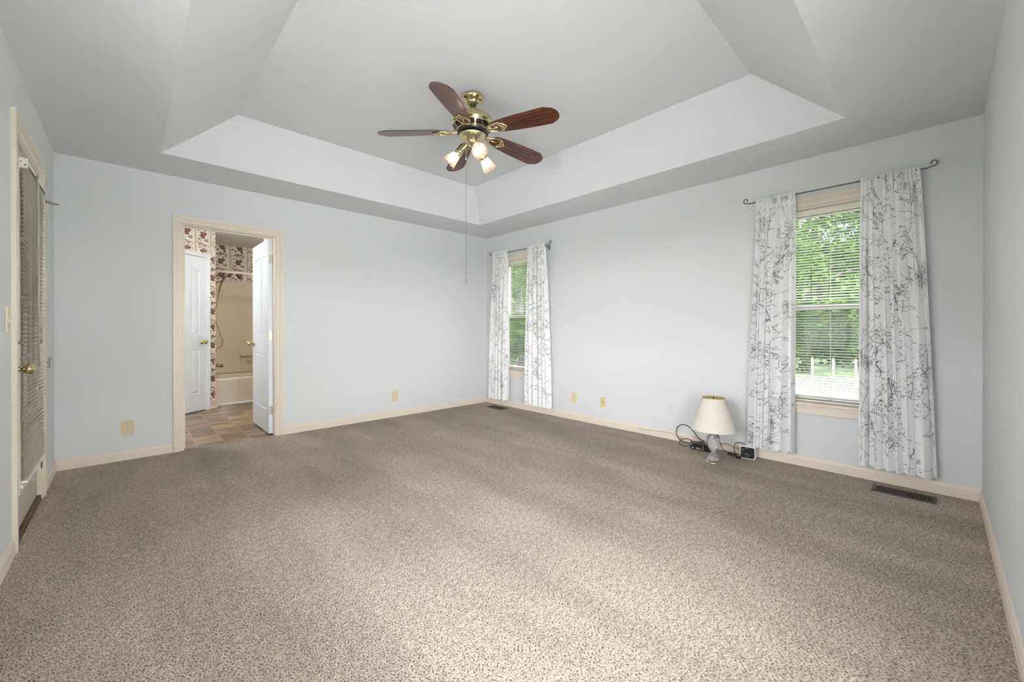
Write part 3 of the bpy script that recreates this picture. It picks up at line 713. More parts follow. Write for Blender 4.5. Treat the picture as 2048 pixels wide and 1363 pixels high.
struct(mb.build('wall_bathroom_right', PAPER), 'shaded wallpapered wall behind the open bathroom door', 'wall')
mb = MB(); mb.box(-LX - TH, .12, -.3, -LX + .01, BACKY + .1, ROOFZ); mb.box(TUBR, .12, -.3, TUBR + .1, BACKY + .1, ROOFZ); mb.box(-LX - TH, BACKY + .1, -.3, TUBR + .1, BACKY + .2, ROOFZ)
struct(mb.build('wall_bathroom_left', 'paper'), 'outer cream wall of the bathroom', 'wall')
mb = MB(); mb.box(-LX, .12, BZ, TUBR, BACKY, BZ + .08); struct(mb.build('ceiling_bathroom', 'bath_ceiling'), 'grey blue bathroom ceiling seen through the doorway', 'ceiling')
mb = MB(); mb.box(BD[0], .045, -.25, BD[1], .12, -.002); mb.box(-LX, .12, -.25, TUBR, BACKY, -.002); struct(mb.build('floor_bathroom', 'vinyl'), 'brown vinyl tile floor of the bathroom', 'floor')
# small baseboard on the wall stub beside the closet casing
mb = MB(); mb.box(CD1 + .056, -.014, 0, DR + .012, 0, .10, 0, TD); mb.box(CD1 + .056, -.026, 0, DR + .022, 0, .02, 0, TD); mb.box(CD1 + .056, -.010, .10, DR + .008, 0, .115, 0, TD)
struct(mb.build('baseboard_bathroom', 'tub', None, .003), 'short white baseboard on the wallpapered wall stub by the tub', 'baseboard')

# ------------------------------------------------------------------ tub, surround, shower
t = thing('bathtub', (CX + .002, TUBY, 0), 'almond bathtub in the alcove beyond the bathroom doorway', 'bathtub')
L_, D_, Hh = TUBR - CX - .006, BACKY - TUBY - .05, .385
mb = MB()
def rr(x0, y0, x1, y1, r, z, n=5):
    out = []
    for cx, cy, a0 in ((x1 - r, y1 - r, 0), (x0 + r, y1 - r, PI / 2), (x0 + r, y0 + r, PI), (x1 - r, y0 + r, 1.5 * PI)):
        for k in range(n): a = a0 + PI / 2 * k / (n - 1); out.append((cx + r * math.cos(a), cy + r * math.sin(a), z))
    return out
ring = [rr(0, .012, L_, D_, .01, 0), rr(0, .004, L_, D_, .01, Hh - .03), rr(0, 0, L_, D_, .012, Hh - .012), rr(.004, .010, L_ - .004, D_, .015, Hh), rr(.09, .085, L_ - .09, D_ - .07, .13, Hh), rr(.105, .10, L_ - .105, D_ - .085, .13, Hh - .02), rr(.16, .14, L_ - .22, D_ - .12, .14, .09), rr(.22, .19, L_ - .30, D_ - .17, .12, .06)]
k = len(ring[0]); fs = [(a * k + i, a * k + (i + 1) % k, (a + 1) * k + (i + 1) % k, (a + 1) * k + i) for a in range(len(ring) - 1) for i in range(k)] + [tuple(range(7 * k, 8 * k))]
mb.add(sum(ring, []), fs, 0, True); mb.build('basin', 'tub', t)
mb = MB(); mb.box(0, -.012, 0, L_, .012, .022); mb.build('base_strip', 'white_trim', t, .003)
sr = thing('tub_surround', (CX + .002, BACKY - .002, Hh), 'glossy tan moulded surround on the walls above the bathtub', 'tub surround')
mb = MB(); st = 1.85 - Hh
mb.box(0, -.055, .001, L_, 0, st); mb.box(0, -BACKY + TUBY + .02, .001, .02, 0, st); mb.box(L_ - .02, -BACKY + TUBY + .02, .001, L_, 0, st)
mb.build('wall_panel', 'tan', sr, .012, segs=3)
mb = MB(); q = [(.02, .001), (.46, .001), (.42, .26), (.20, .62), (.02, .70)]
n_ = len(q); mb.add([(x, -.072, z) for x, z in q] + [(x, -.05, z) for x, z in q], [tuple(range(n_)), tuple(range(n_, 2 * n_))[::-1]] + [(i, n_ + i, n_ + (i + 1) % n_, (i + 1) % n_) for i in range(n_)])
mb.box(.44, -.11, .27, L_ - .02, -.05, .295); mb.box(.53, -.10, .18, L_ - .02, -.05, .205)
mb.build('soap_ledge', 'tan', sr, .02, segs=3)
rd = MB(); rd.tube([(CX + .004, TUBY + .03, 1.912), (TUBR - .004, TUBY + .03, 1.912)], .0125, 12); rd.lathe([(.026, 0), (.026, .006), (.016, .012)], 16, 0, frame_T((CX + .002, TUBY + .03, 1.912), (1, 0, 0)))
tag(rd.build('shower_rod', mat('cream_rod', (.78, .70, .60), .3)), 'cream shower curtain rod spanning the tub alcove', 'shower rod')
sh = thing('hand_shower', (CX + .022, 2.80, 1.80), 'dark metal hand shower with a looping hose in the tub alcove', 'hand shower')
b = MB(); b.tube(spline([(0, 0, .05), (.06, -.01, .09), (.12, -.02, .075), (.16, -.03, .03)], 6), .010, 10); b.lathe([(.02, 0), (.022, .006), (.012, .012)], 16, 0, frame_T((0, 0, .05), (1, 0, 0))); b.build('shower_arm', 'chrome_dark', sh)
b = MB(); b.tube(spline([(.20, -.02, .10), (.15, -.03, .04), (.11, -.04, -.06), (.085, -.045, -.16)], 6), [.013] * 6 + [.012] * 6 + [.010] * 7, 10); T = frame_T((.235, -.015, .105), (.75, .0, -.65)); b.lathe([(.012, -.03), (.03, -.012), (.040, 0), (.040, .012), (.034, .016), (0, .016)], 18, 0, T); b.build('spray_head', 'chrome_dark', sh)
b = MB(); b.tube(spline([(.16, -.03, .03), (.05, -.05, -.03), (.015, -.06, -.12)], 5), .007, 8); b.build('holder', 'chrome_dark', sh)
b = MB(); b.tube(spline([(.085, -.045, -.16), (.06, -.05, -.35), (.035, -.055, -.52), (.10, -.06, -.78), (.13, -.06, -.88), (.115, -.06, -.96), (.06, -.06, -1.0), (.005, -.06, -.97), (-.012, -.05, -.80), (-.005, -.045, -.5), (.02, -.04, -.1), (.03, -.035, .02)], 8), .0065, 8); b.build('hose', 'hose', sh)
fa = thing('tub_faucet', (CX + .022, 2.80, .60), 'dark chrome tub spout with a round valve handle above it', 'faucet')
b = MB(); b.tube([(0, 0, -.06), (.09, 0, -.06), (.125, 0, -.066), (.135, 0, -.085)], [.022, .022, .021, .017], 12); b.build('spout', 'chrome_dark', fa)
b = MB(); b.lathe([(.06, 0), (.06, .006), (.03, .014), (.024, .03), (.028, .05), (.02, .058), (0, .058)], 20, 0, frame_T((0, 0, .15), (1, 0, 0))); b.build('valve_handle', 'chrome_dark', fa)
# vanity light on the bathroom's left wall (out of the picture, lights the bathroom)
vl = thing('vanity_light', (-LX + .01, .80, 2.02), 'brass bar light with four globe bulbs on the bathroom left wall', 'wall light')
b = MB(); b.box(0, -.28, -.05, .03, .28, .05); b.build('back_plate', 'brass_pale', vl, .006)
for k in range(4):
    y = -.195 + .13 * k; b = MB(); b.lathe([(.022, .03), (.022, .05), (.015, .055)], 14, 0, frame_T((0, y, 0), (1, 0, 0))); b.build('socket', 'brass_pale', vl)
    b = MB(); b.lathe([(.014, .05)] + [(.045 * math.sin(a), .097 - .045 * math.cos(a)) for a in [PI * (.1 + .9 * q / 10) for q in range(11)]], 18, 0, frame_T((0, y, 0), (1, 0, 0))); b.build('bulb', 'bath_bulb', vl)

cl_ = thing('fill_dome_light', (-2.15, 1.45, BZ), 'unseen round dome light added on the bathroom ceiling to brighten the tub alcove', 'fill light')  # hidden lamp added to brighten the tub alcove
b = MB(); b.lathe([(0, 0), (.15, 0), (.155, -.012), (.14, -.022), (0, -.022)], 32); b.build('base', 'brass_pale', cl_)
b = MB(); b.lathe([(.135, -.022), (.13, -.045), (.105, -.075), (.06, -.095), (0, -.102)], 28); b.build('dome', 'bath_fill_dome', cl_)
# ------------------------------------------------------------------ outlets, switch, registers
def outlet(label, loc, rz):
    t = thing('outlet', loc, label, 'outlet', 'ivory wall plates', None, rz)      # local: plate faces -y
    b = MB(); b.box(-.037, -.006, -.060, .037, 0, .060); b.build('cover_plate', 'plate', t, .003)
    for s in (-1, 1):
        z = s * .021; poly = [(.017 * math.cos(a), max(-.0135, min(.0135, .017 * math.sin(a)))) for a in [2 * PI * k / 24 for k in range(24)]]
        b = MB(); b.prism(poly, .0055, .008, 0, Matrix.Translation((0, 0, z)) @ Matrix.Rotation(R(90), 4, 'X'))
        for sx_ in (-1, 1): b.box(sx_ * .0065 - .0012, -.0084, z + .000, sx_ * .0065 + .0012, -.0078, z + .008, 1)
        b.box(-.0022, -.0084, z - .009, .0022, -.0078, z - .005, 1); b.build('receptacle', ['plate_light', 'slot'], t)
    b = MB(); b.lathe([(.0028, 0), (.0028, .001), (0, .0016)], 10, 0, frame_T((0, -.006, 0), (0, -1, 0))); b.build('screw', 'nickel', t)
    return t
o1 = outlet('ivory outlet low on the wall left of the bathroom doorway', (-3.903, 0, .265), 0)
dup(o1, (-1.487, 0, .257), 0, 'ivory outlet low on the bare wall right of the bathroom doorway')
dup(o1, (0, -1.638, .263), R(-90), 'ivory outlet low on the window wall beside the far curtain')
cx = thing('cable_jack', (0, -2.05, .263), 'ivory cable plate with one centre jack between outlet and lamp', 'wall plate', None, None, R(-90))
b = MB(); b.box(-.036, -.006, -.058, .036, 0, .058); b.build('cover_plate', 'plate', cx, .003)
b = MB(); b.lathe([(.006, 0), (.006, .007), (.004, .0075), (.004, .010), (0, .010)], 12, 0, frame_T((0, -.006, 0), (0, -1, 0))); b.build('jack', 'chrome_dark', cx)
for z in (-.042, .042):
    b = MB(); b.lathe([(.0028, 0), (.0028, .001), (0, .0016)], 10, 0, frame_T((0, -.006, z), (0, -1, 0))); b.build('screw', 'nickel', cx)
sw = thing('light_switch', (-LX, -1.685, 1.132), 'ivory toggle light switch beside the glass door', 'light switch', None, None, R(90))
b = MB(); b.box(-.037, -.007, -.060, .037, 0, .060); b.build('cover_plate', 'plate_light', sw, .003)
b = MB(); b.box(-.005, -.010, -.012, .005, -.006, .012); b.box(-.004, -.021, -.008, .004, -.007, .001, 0, Matrix.Rotation(R(12), 4, 'X')); b.build('toggle', 'plate_light', sw, .001)
for z in (-.030, .030):
    b = MB(); b.lathe([(.0028, 0), (.0028, .001), (0, .0016)], 10, 0, frame_T((0, -.007, z), (0, -1, 0))); b.build('screw', 'nickel', sw)
def register(label, loc):
    t = thing('floor_register', loc, label, 'floor vent', 'brown floor vents')
    w, l = .075, .155
    b = MB(); b.box(-w, -l, 0, w, -l + .022, .004); b.box(-w, l - .022, 0, w, l, .004); b.box(-w, -l + .022, 0, -w + .022, l - .022, .004); b.box(w - .022, -l + .022, 0, w, l - .022, .004)
    b.build('frame', 'register', t, .001)
    b = MB(); b.box(-w + .02, -l + .02, .0002, w - .02, l - .02, .0008); b.build('opening', 'dark', t)  # flat dark sheet stands for the shade inside the duct
    b = MB()
    for k in range(22):
        y = -l + .03 + k * (2 * l - .06) / 21; b.box(-w + .022, y - .0022, .0009, w - .022, y + .0022, .0034)
    b.box(-.003, -l + .02, .001, .003, l - .02, .0038); b.build('louvers', 'register', t)
    return t
v1 = register('brown floor vent in the carpet by the near curtain', (-.185, -4.503, 0))
dup(v1, (-.190, -.445, 0), 0, 'brown floor vent in the carpet at the far corner')

# ------------------------------------------------------------------ curtains with printed twigs
def twigs(rnd, Wf, Hf, count):
    """branching prints in flat cloth space: (material, polygon) list"""
    out = []
    def branch(x, y, a, L, w, depth):
        n = max(4, int(L / .012)); pts = [(x, y)]
        bend = rnd.uniform(-.9, .9)
        for k in range(n):
            a += bend * (L / n) / .25 * .6 + rnd.uniform(-.16, .16); x += L / n * math.cos(a); y += L / n * math.sin(a); pts.append((x, y))
            if depth < 2 and rnd.random() < (.20 if depth == 0 else .12):
                branch(x, y, a + rnd.choice((-1, 1)) * rnd.uniform(.5, 1.1), L * rnd.uniform(.22, .5), w * .7, depth + 1)
            if rnd.random() < .42:
                d = rnd.choice((-1, 1)) * rnd.uniform(.003, .010)
                out.append((1 if rnd.random() < .62 else 2, blob(x - d * math.sin(a), y + d * math.cos(a), rnd.uniform(.0016, .0036), rnd, 6)))
        pa = out.append
        for q in ribbon(pts, w): pa((1, q))
        if rnd.random() < .8:
            for k in range(rnd.randint(2, 5)): out.append((rnd.choice((1, 2, 2)), blob(x + rnd.uniform(-.012, .012), y + rnd.uniform(-.012, .012), rnd.uniform(.002, .0042), rnd, 6)))
    nx = max(2, int(Wf / .20)); ny = int(count / nx)
    for i in range(nx):
        for j in range(ny):
            x = (i + rnd.uniform(.0, 1.)) * Wf / nx; y = Hf * (j + rnd.uniform(-.6, 1.6)) / ny
            a = rnd.choice((rnd.uniform(.8, 2.3), rnd.uniform(.8, 2.3), rnd.uniform(.2, .9), rnd.uniform(2.3, 3.0), rnd.uniform(-2.2, -.9)))
            branch(x, y, a, rnd.uniform(.14, .34), .0032, 0)
            for k in range(3): out.append((2, blob((i + rnd.random()) * Wf / nx, (j + rnd.random()) * Hf / ny, rnd.uniform(.0015, .004), rnd, 5)))
    return out
def curtain(label, yt, yb, zt, zb, x0, seed, nf, flat_w, kick=0.):
    """yt/yb: (y at s=0, y at s=1) at top and bottom"""
    rnd = random.Random(seed); p = [rnd.uniform(0, 6.28) for _ in range(8)]
    root = Vector((x0, (yb[0] + yb[1]) / 2, zb)); Hc = zt - zb
    def F(s, v):
        e0 = yt[0] + (yb[0] - yt[0]) * (v ** .85); e1 = yt[1] + (yb[1] - yt[1]) * (v ** .85)
        ph = 2 * PI * nf * (s + .035 * math.sin(2 * PI * s * 1.3 + p[0]) + .012 * math.sin(v * 3 + p[1]))
        g = math.exp(-v * 13)
        a = .015 + .017 * min(1, v * 1.6)
        d = a * (math.sin(ph) + .30 * math.sin(2 * ph + p[2] + v)) + .005 * math.sin(2 * PI * nf * 2.3 * s + p[3])
        d = d * (1 - .8 * g) + .0065 * g * math.sin(2 * PI * nf * 2.6 * s + p[4]) + .004 * math.sin(2 * PI * s * nf * .5 + v * 5 + p[5])
        dyf = .45 * a * math.sin(2 * ph + p[6]) * (1 - g) * min(1, 4 * s, 4 * (1 - s))
        y = e0 + (e1 - e0) * s + dyf
        zz = zt - v * Hc
        if v > .985: zz += .006 * math.sin(ph + p[7]) * (v - .985) / .015
        pocket = .021 * math.exp(-((v - .018) / .011) ** 2)
        return Vector((x0 - d - pocket, y, zz - .010 * v * (s if kick > 0 else 0) * kick)) - root
    def Nn(s, v):
        a = F(min(1, s + .002), v) - F(max(0, s - .002), v); b_ = F(s, min(1, v + .002)) - F(s, max(0, v - .002)); n = a.cross(b_).normalized()
        return n if n.x < 0 else -n
    mb = MB(); ns, nv = 220, 70; vv = [(k / nv) ** 1.0 for k in range(nv + 1)]
    mb.add([F(i / ns, v) for v in vv for i in range(ns + 1)], [(r * (ns + 1) + i, r * (ns + 1) + i + 1, (r + 1) * (ns + 1) + i + 1, (r + 1) * (ns + 1) + i) for r in range(nv) for i in range(ns)], 0, True)
    # hem fold: a second layer near the bottom
    for mi, poly in twigs(rnd, flat_w, Hc, int(flat_w * Hc * 66)):
        q = [(x / flat_w, 1 - y / Hc) for x, y in poly]
        if all(.004 < s < .996 and .006 < v < .995 for s, v in q):
            n = Nn(*q[0]); mb.add([F(s, v) + n * .0011 for s, v in q], [tuple(range(len(q)))], mi)
    o = mb.build('curtain', ['curtain', 'twig', 'twig_pale'], None, 0, root)
    m = o.modifiers.new('cloth', 'SOLIDIFY'); m.thickness = .0008; m.offset = 0
    o.modifiers.clear()
    return tag(o, label, 'curtain', 'white twig printed curtains')
curtain('white twig printed curtain nearest the far room corner', (-.247, -.574), (-.172, -.553), 2.185, .10, -.086, 11, 5.2, .62)
curtain('white twig printed curtain on the right side of the far window', (-.939, -1.255), (-.903, -1.331), 2.178, .10, -.086, 23, 5.6, .66)
curtain('white twig printed curtain just behind the little alarm clock', (-3.606, -3.886), (-3.530, -3.878), 2.170, .105, -.086, 37, 5.6, .56)
curtain('widest white twig printed curtain, above the near floor vent', (-4.275, -4.575), (-4.267, -4.659), 2.168, .118, -.086, 41, 6.2, .66, 1)
def rod(label, y0, y1, z):
    t = thing('curtain_rod', (-.086, (y0 + y1) / 2, z), label, 'curtain rod', 'scroll ended curtain rods')
    h = (y0 - y1) / 2 - .07
    b = MB(); b.tube([(0, -h, 0), (0, h, 0)], .0048, 10); b.build('rod', 'pewter', t)
    for s in (-1, 1):
        pts = [(0, s * h, 0), (0, s * (h + .03), -.002), (0, s * (h + .055), .004)]
        for k in range(15):
            a = -PI / 2 + k * .40; rr_ = .022 * (1 - k / 22); pts.append((0, s * (h + .062 + rr_ * math.cos(a)), .026 + rr_ * math.sin(a)))
        b = MB(); b.tube(spline(pts, 3), .0046, 8); b.build('finial', 'pewter', t)
        b = MB(); b.tube([(.086, s * (h - .02), -.02), (.02, s * (h - .02), -.016), (0, s * (h - .02), -.006)], .004, 8); b.box(.082, s * (h - .02) - .008, -.05, .086, s * (h - .02) + .008, .01); b.build('bracket', 'pewter', t)
    return t
rod('thin dark curtain rod over the far corner window', -.185, -1.335, 2.150)
rod('thin dark curtain rod over the window nearest the camera', -3.525, -4.645, 2.150)

# ------------------------------------------------------------------ ceiling fan
FX, FY = -2.0, -2.225
fan = thing('ceiling_fan', (FX, FY, TRAY_Z), 'brass ceiling fan with five mahogany blades and three lit tulip lamps', 'ceiling fan')
zz = lambda z: z - TRAY_Z
b = MB(); b.lathe([(.060, 0), (.084, -.001), (.088, -.008), (.088, -.020), (.082, -.034), (.064, -.044), (.056, -.047), (.054, -.058), (.047, -.066), (.040, -.069), (.026, -.070), (.022, -.062), (.0, -.062)], 36); b.build('canopy', 'brass', fan)
b = MB(); b.lathe([(0, -.058), (.021, -.06), (.023, -.072), (.014, -.078)], 20, 1); b.tube([(0, 0, -.05), (0, 0, zz(2.70))], .0125, 16); b.lathe([(.0125, zz(2.735)), (.024, zz(2.73)), (.03, zz(2.715))], 20); b.build('downrod', ['brass', 'black_enamel'], fan)
b = MB(); b.lathe([(.0, zz(2.722)), (.03, zz(2.722)), (.075, zz(2.718)), (.115, zz(2.704)), (.143, zz(2.682)), (.157, zz(2.655)), (.160, zz(2.642)), (.156, zz(2.632)), (.148, zz(2.628)), (.150, zz(2.622))], 48, caps=False)
b.lathe([(.150, zz(2.622)), (.138, zz(2.600)), (.118, zz(2.584)), (.090, zz(2.578))], 48, 1, caps=False)  # black stands for vent gaps and the dark floor mirrored in brass
b.lathe([(.1505, zz(2.6235)), (.1505, zz(2.619)), (.148, zz(2.6165))], 48, 0, caps=False); b.lathe([(.1245, zz(2.590)), (.122, zz(2.585)), (.117, zz(2.5825))], 48, 0, caps=False)
b.lathe([(.118, zz(2.586)), (.118, zz(2.570)), (.085, zz(2.566)), (0, zz(2.566))], 40, 1, caps=False)
for k in range(15):
    a = 2 * PI * k / 15; T = Matrix.Rotation(a, 4, 'Z'); b.add([(.1512, -.0045, zz(2.6225)), (.1512, .0045, zz(2.6225)), (.1392, .0035, zz(2.600)), (.1392, -.0035, zz(2.600)), (.1200, -.003, zz(2.5845)), (.1200, .003, zz(2.5845))], [(0, 1, 2, 3), (3, 2, 5, 4)], 0, False, T)
b.build('motor_housing', ['brass', 'black_enamel'], fan)
b = MB(); b.lathe([(.050, zz(2.570)), (.052, zz(2.545)), (.050, zz(2.54))], 28, caps=True); b.build('switch_housing', 'black_enamel', fan)
b = MB(); b.lathe([(.060, zz(2.560)), (.100, zz(2.556)), (.103, zz(2.551)), (.098, zz(2.545)), (.088, zz(2.532)), (.070, zz(2.520))], 160, 0, None, True, 40, .012, caps=False)
b.lathe([(.072, zz(2.522)), (.058, zz(2.510)), (.050, zz(2.500)), (.046, zz(2.488)), (.030, zz(2.478)), (.012, zz(2.474)), (.010, zz(2.466)), (0, zz(2.462))], 36, caps=False); b.build('light_fitter', 'brass_pale', fan)
BR0, BR1 = .175, .705
half = [(.0, .036), (.02, .052), (.08, .064), (.20, .074), (.36, .082), (.452, .083), (.500, .060), (.518, .042), (.527, .022), (.530, .0)]
outl = [(x, w) for x, w in half] + [(x, -w) for x, w in half[-2::-1]]
for i, az in enumerate((-145.5, -73.0, -4.3, 66.7, 141.2)):
    bl = MB(); bl.prism(outl, -.003, .003)
    o = bl.build('fan_blade', 'mahogany', fan, .0015)
    Rm = Matrix.Rotation(R(az), 4, 'Z') @ Matrix.Translation((BR0, 0, zz(2.574))) @ Matrix.Rotation(R(3.4), 4, 'Y') @ Matrix.Rotation(R(-12), 4, 'X')
    o.matrix_local = Rm
    b = MB(); zb = -.0065
    for s in (-1, 1):
        b.tube(spline([(-.075, s * .010, .004), (-.03, s * .018, zb), (.01, s * .036, zb), (.05, s * .046, zb), (.085, s * .036, zb), (.11, s * .012, zb), (.125, 0, zb)], 5), [.006] * 8 + [.0055] * 12 + [.0045] * 11, 8)
        b.tube(spline([(.085, s * .036, zb), (.070, s * .018, zb), (.085, s * .006, zb), (.10, s * .012, zb)], 4), .004, 6)
    b.tube([(-.085, 0, .006), (-.04, 0, 0), (0, 0, zb)], [.013, .012, .006], 8, flat=.6); b.tube([(.0, 0, zb), (.05, 0, zb + .001)], [.006, .004], 8)
    for q in ((.04, .0), (.075, .03), (.075, -.03)): b.lathe([(.006, 0), (.006, -.003), (.003, -.005), (0, -.005)], 10, 0, Matrix.Translation((q[0], q[1], -.004)))
    b.build('blade_bracket', 'brass', o)
VIEW_AZ = math.atan2(cam.location.y - FY, cam.location.x - FX)
for k in range(3):
    az = VIEW_AZ + R(15) + k * 2 * PI / 3
    d = Vector((math.cos(az), math.sin(az), 0)); ax = (d * .76 + Vector((0, 0, -.66))).normalized()
    A0 = d * .045 + Vector((0, 0, zz(2.490))); A1 = d * .072 + Vector((0, 0, zz(2.466)))
    arm = MB(); arm.tube(spline([d * .035 + Vector((0, 0, zz(2.507))), A0, A1, A1 + ax * .025], 5), [.010] * 10 + [.011] * 6, 12)
    T = frame_T(A1 + ax * .012, ax)
    arm.lathe([(.0, 0), (.014, 0), (.020, .006), (.020, .012), (.0235, .016), (.0235, .022), (.020, .025), (.026, .030), (.030, .040), (.031, .052), (.029, .056), (.0, .056)], 24, 0, T)
    ao = arm.build('lamp_arm', 'brass', fan)
    # scalloped tulip shade
    n = 48; prof = [(.024, .046), (.030, .058), (.036, .075), (.041, .095), (.046, .115), (.052, .132), (.058, .146)]
    vs, fs = [], []; K = len(prof)
    for i in range(n):
        a = 2 * PI * i / n; lob = math.cos(12 * a)
        for q, (r_, h_) in enumerate(prof):
            f = q / (K - 1); vs.append(((r_ * (1 + .035 * f * lob)) * math.cos(a), (r_ * (1 + .035 * f * lob)) * math.sin(a), h_ + .006 * f ** 3 * lob))
    for i in range(n):
        j = (i + 1) % n
        for q in range(K - 1): fs.append((i * K + q, j * K + q, j * K + q + 1, i * K + q + 1))
    sh_ = MB(); sh_.add(vs, fs, 0, True, T); sh_.build('glass_shade', 'tulip', ao)
    bu = MB(); bu.lathe([(.011, .052), (.013, .066), (.020, .082), (.0235, .096), (.0235, .106), (.019, .119), (.010, .127), (0, .129)], 20, 0, T); bu.build('bulb', 'bulb', ao)
ch = MB(); ch.tube([(-.045 * .69 * 0 - .034, .036, zz(2.50)), (-.034, .036, zz(1.47))], .0012, 6); ch.lathe([(0, .0), (.003, .002), (.0045, .012), (.004, .03), (.002, .038), (0, .040)], 10, 0, Matrix.Translation((-.034, .036, zz(1.435)))); ch.build('pull_chain', 'pewter', fan)
ch = MB(); ch.tube([(-.036, .028, zz(2.50)), (-.038, .030, zz(2.40))], .0012, 6); ch.lathe([(0, 0), (.004, .002), (.0055, .012), (.004, .03), (0, .034)], 10, 0, Matrix.Translation((-.038, .030, zz(2.368)))); ch.build('pull_chain', 'brass', fan)

# ------------------------------------------------------------------ table lamp on the carpet
lp = thing('table_lamp', (-.415, -3.391, 0), 'cut crystal table lamp with white shade standing on the carpet', 'lamp')
b = MB(); b.lathe([(0, 0), (.061, 0), (.062, .005), (.058, .010), (.052, .013), (.048, .016), (0, .016)], 40); b.build('base', 'brass_pale', lp)
b = MB(); b.lathe([(.0, .0165), (.049, .017), (.051, .028), (.046, .042), (.042, .054), (.026, .062), (.0185, .072), (.019, .086), (.026, .096), (.037, .112), (.046, .135), (.0495, .160), (.049, .188), (.044, .210), (.034, .230), (.022, .248), (.017, .262), (.0, .262)], 32, 0, None, True, 16, .035); b.build('body', 'crystal', lp)
b = MB(); b.lathe([(.018, .262), (.020, .268), (.012, .274), (.010, .30), (.016, .305), (.017, .345), (.0, .345)], 20); b.build('socket', 'brass_pale', lp)
b = MB(); b.lathe([(.012, .345), (.016, .36), (.029, .395), (.030, .41), (.022, .435), (0, .447)], 18); b.build('bulb', 'white_plastic', lp)
b = MB()
for s in (-1, 1): b.tube(spline([(0, s * .018, .30), (0, s * .045, .36), (0, s * .050, .42), (0, s * .03, .49), (0, 0, .512)], 6), .0018, 6)
b.build('harp', 'brass', lp)
b = MB(); n = 96; vs, fs = [], []
prof = [(.172, .268), (.1715, .272), (.128, .40), (.085, .524), (.084, .528)]
for i in range(n):
    a = 2 * PI * i / n; f = 1 + .003 * (1 if i % 2 else -1)
    for r_, z_ in prof: vs.append((r_ * f * math.cos(a), r_ * f * math.sin(a), z_))
for i in range(n):
    j = (i + 1) % n
    for q in range(4): fs.append((i * 5 + q, j * 5 + q, j * 5 + q + 1, i * 5 + q + 1))
b.add(vs, fs, 0, False)
vs2 = [(x * .985, y * .985, z) for x, y, z in vs]; b.add(vs2, [f[::-1] for f in fs], 1, True)
b.tube([(.0845 * math.cos(2 * PI * k / 48), .0845 * math.sin(2 * PI * k / 48), .5275) for k in range(48)], .0022, 6, 2, closed=True); b.tube([(.1725 * math.cos(2 * PI * k / 64), .1725 * math.sin(2 * PI * k / 64), .269) for k in range(64)], .0024, 6, 0, closed=True)
so = b.build('lamp_shade', ['lamp_shade', 'shade_in', 'brass'], lp)
b = MB()
for k in range(3):
    a = R(20 + 120 * k); b.tube([(0, 0, .512), (.05 * math.cos(a), .05 * math.sin(a), .518), (.083 * math.cos(a), .083 * math.sin(a), .526)], .0014, 6)
b.lathe([(.010, .508), (.010, .515), (.006, .519), (.007, .527), (.004, .534), (0, .535)], 14, 1); b.build('finial', ['brass', 'black'], lp)

# ------------------------------------------------------------------ alarm clock, clock radio, cords
ck = thing('alarm_clock', (-.100, -3.556, 0), 'small white alarm clock with black face on the carpet', 'alarm clock', None, None, R(-84))
def rrect(w, h, r, n=6):
    out = []
    for cx_, cy_, a0 in ((w - r, h - r, 0), (-w + r, h - r, PI / 2), (-w + r, -h + r, PI), (w - r, -h + r, 1.5 * PI)):
        for k in range(n): a = a0 + PI / 2 * k / (n - 1); out.append((cx_ + r * math.cos(a), cy_ + r * math.sin(a)))
    return out
TX = Matrix.Rotation(R(90), 4, 'X')            # prism z -> -y
b = MB(); b.prism(rrect(.057, .052, .010), -.030, .030, 0, Matrix.Translation((0, 0, .0525)) @ TX); b.build('case', 'white_plastic', ck, .002)
b = MB(); b.prism(rrect(.051, .046, .014), .0298, .0315, 0, Matrix.Translation((0, 0, .0525)) @ TX); 
def fm(x, z, w, h): b.box(x - w / 2, -.0320, z - h / 2, x + w / 2, -.0312, z + h / 2, 1)
fm(-.004, .092, .026, .003)
for (x, z, w, h) in ((-.042, .072, .004, .006), (-.030, .076, .006, .0015), (-.030, .070, .006, .0015), (-.0335, .073, .0015, .008), (-.0265, .073, .0015, .008), (-.004, .040, .006, .005)): fm(x, z, w, h)
for k in range(9): fm(-.036 + k * .009, .046 - (k % 2) * .004, .005, .0012)
for k in range(6): fm(-.022 + k * .010, .034, .006, .0012)
for k in range(4): fm(-.012 + k * .007, .022, .005, .0012)
b.build('face', ['black', 'mark'], ck)
rad = thing('clock_radio', (-.135, -3.185, 0), 'low black rounded clock radio behind the crystal lamp', 'clock radio', None, None, R(-86))
b = MB(); b.prism(rrect(.095, .045, .040), 0, .055, 0, None)
for x, z, w, h in ((-.062, .016, .010, .012), (-.030, .016, .006, .014), (-.020, .014, .008, .009), (-.009, .015, .006, .012), (.001, .014, .007, .009), (.011, .014, .003, .010), (.030, .014, .009, .009), (-.075, .040, .012, .002), (-.070, .046, .010, .002)): b.box(x - w / 2, -.0458, z - h / 2, x + w / 2, -.0440, z + h / 2, 1)
b.build('case', ['black', 'mark'], rad)
def cord(label, pts, r, m, name='cord', grp='cords on the carpet by the lamp'):
    b = MB(); P0 = Vector(pts[0]); b.tube([p - P0 for p in spline(pts, 8)], r, 7)
    return tag(b.build(name, m, None, 0, P0), label, 'cord', grp)
cord('thick black cord rising in a tall loop left of the clock radio', [(-.095, -3.20, .064), (-.07, -3.13, .085), (-.06, -3.06, .155), (-.06, -2.99, .180), (-.065, -2.935, .150), (-.07, -2.925, .085), (-.08, -2.955, .040), (-.10, -3.00, .028), (-.11, -3.08, .030), (-.10, -3.13, .050), (-.085, -3.185, .062)], .0042, 'black')
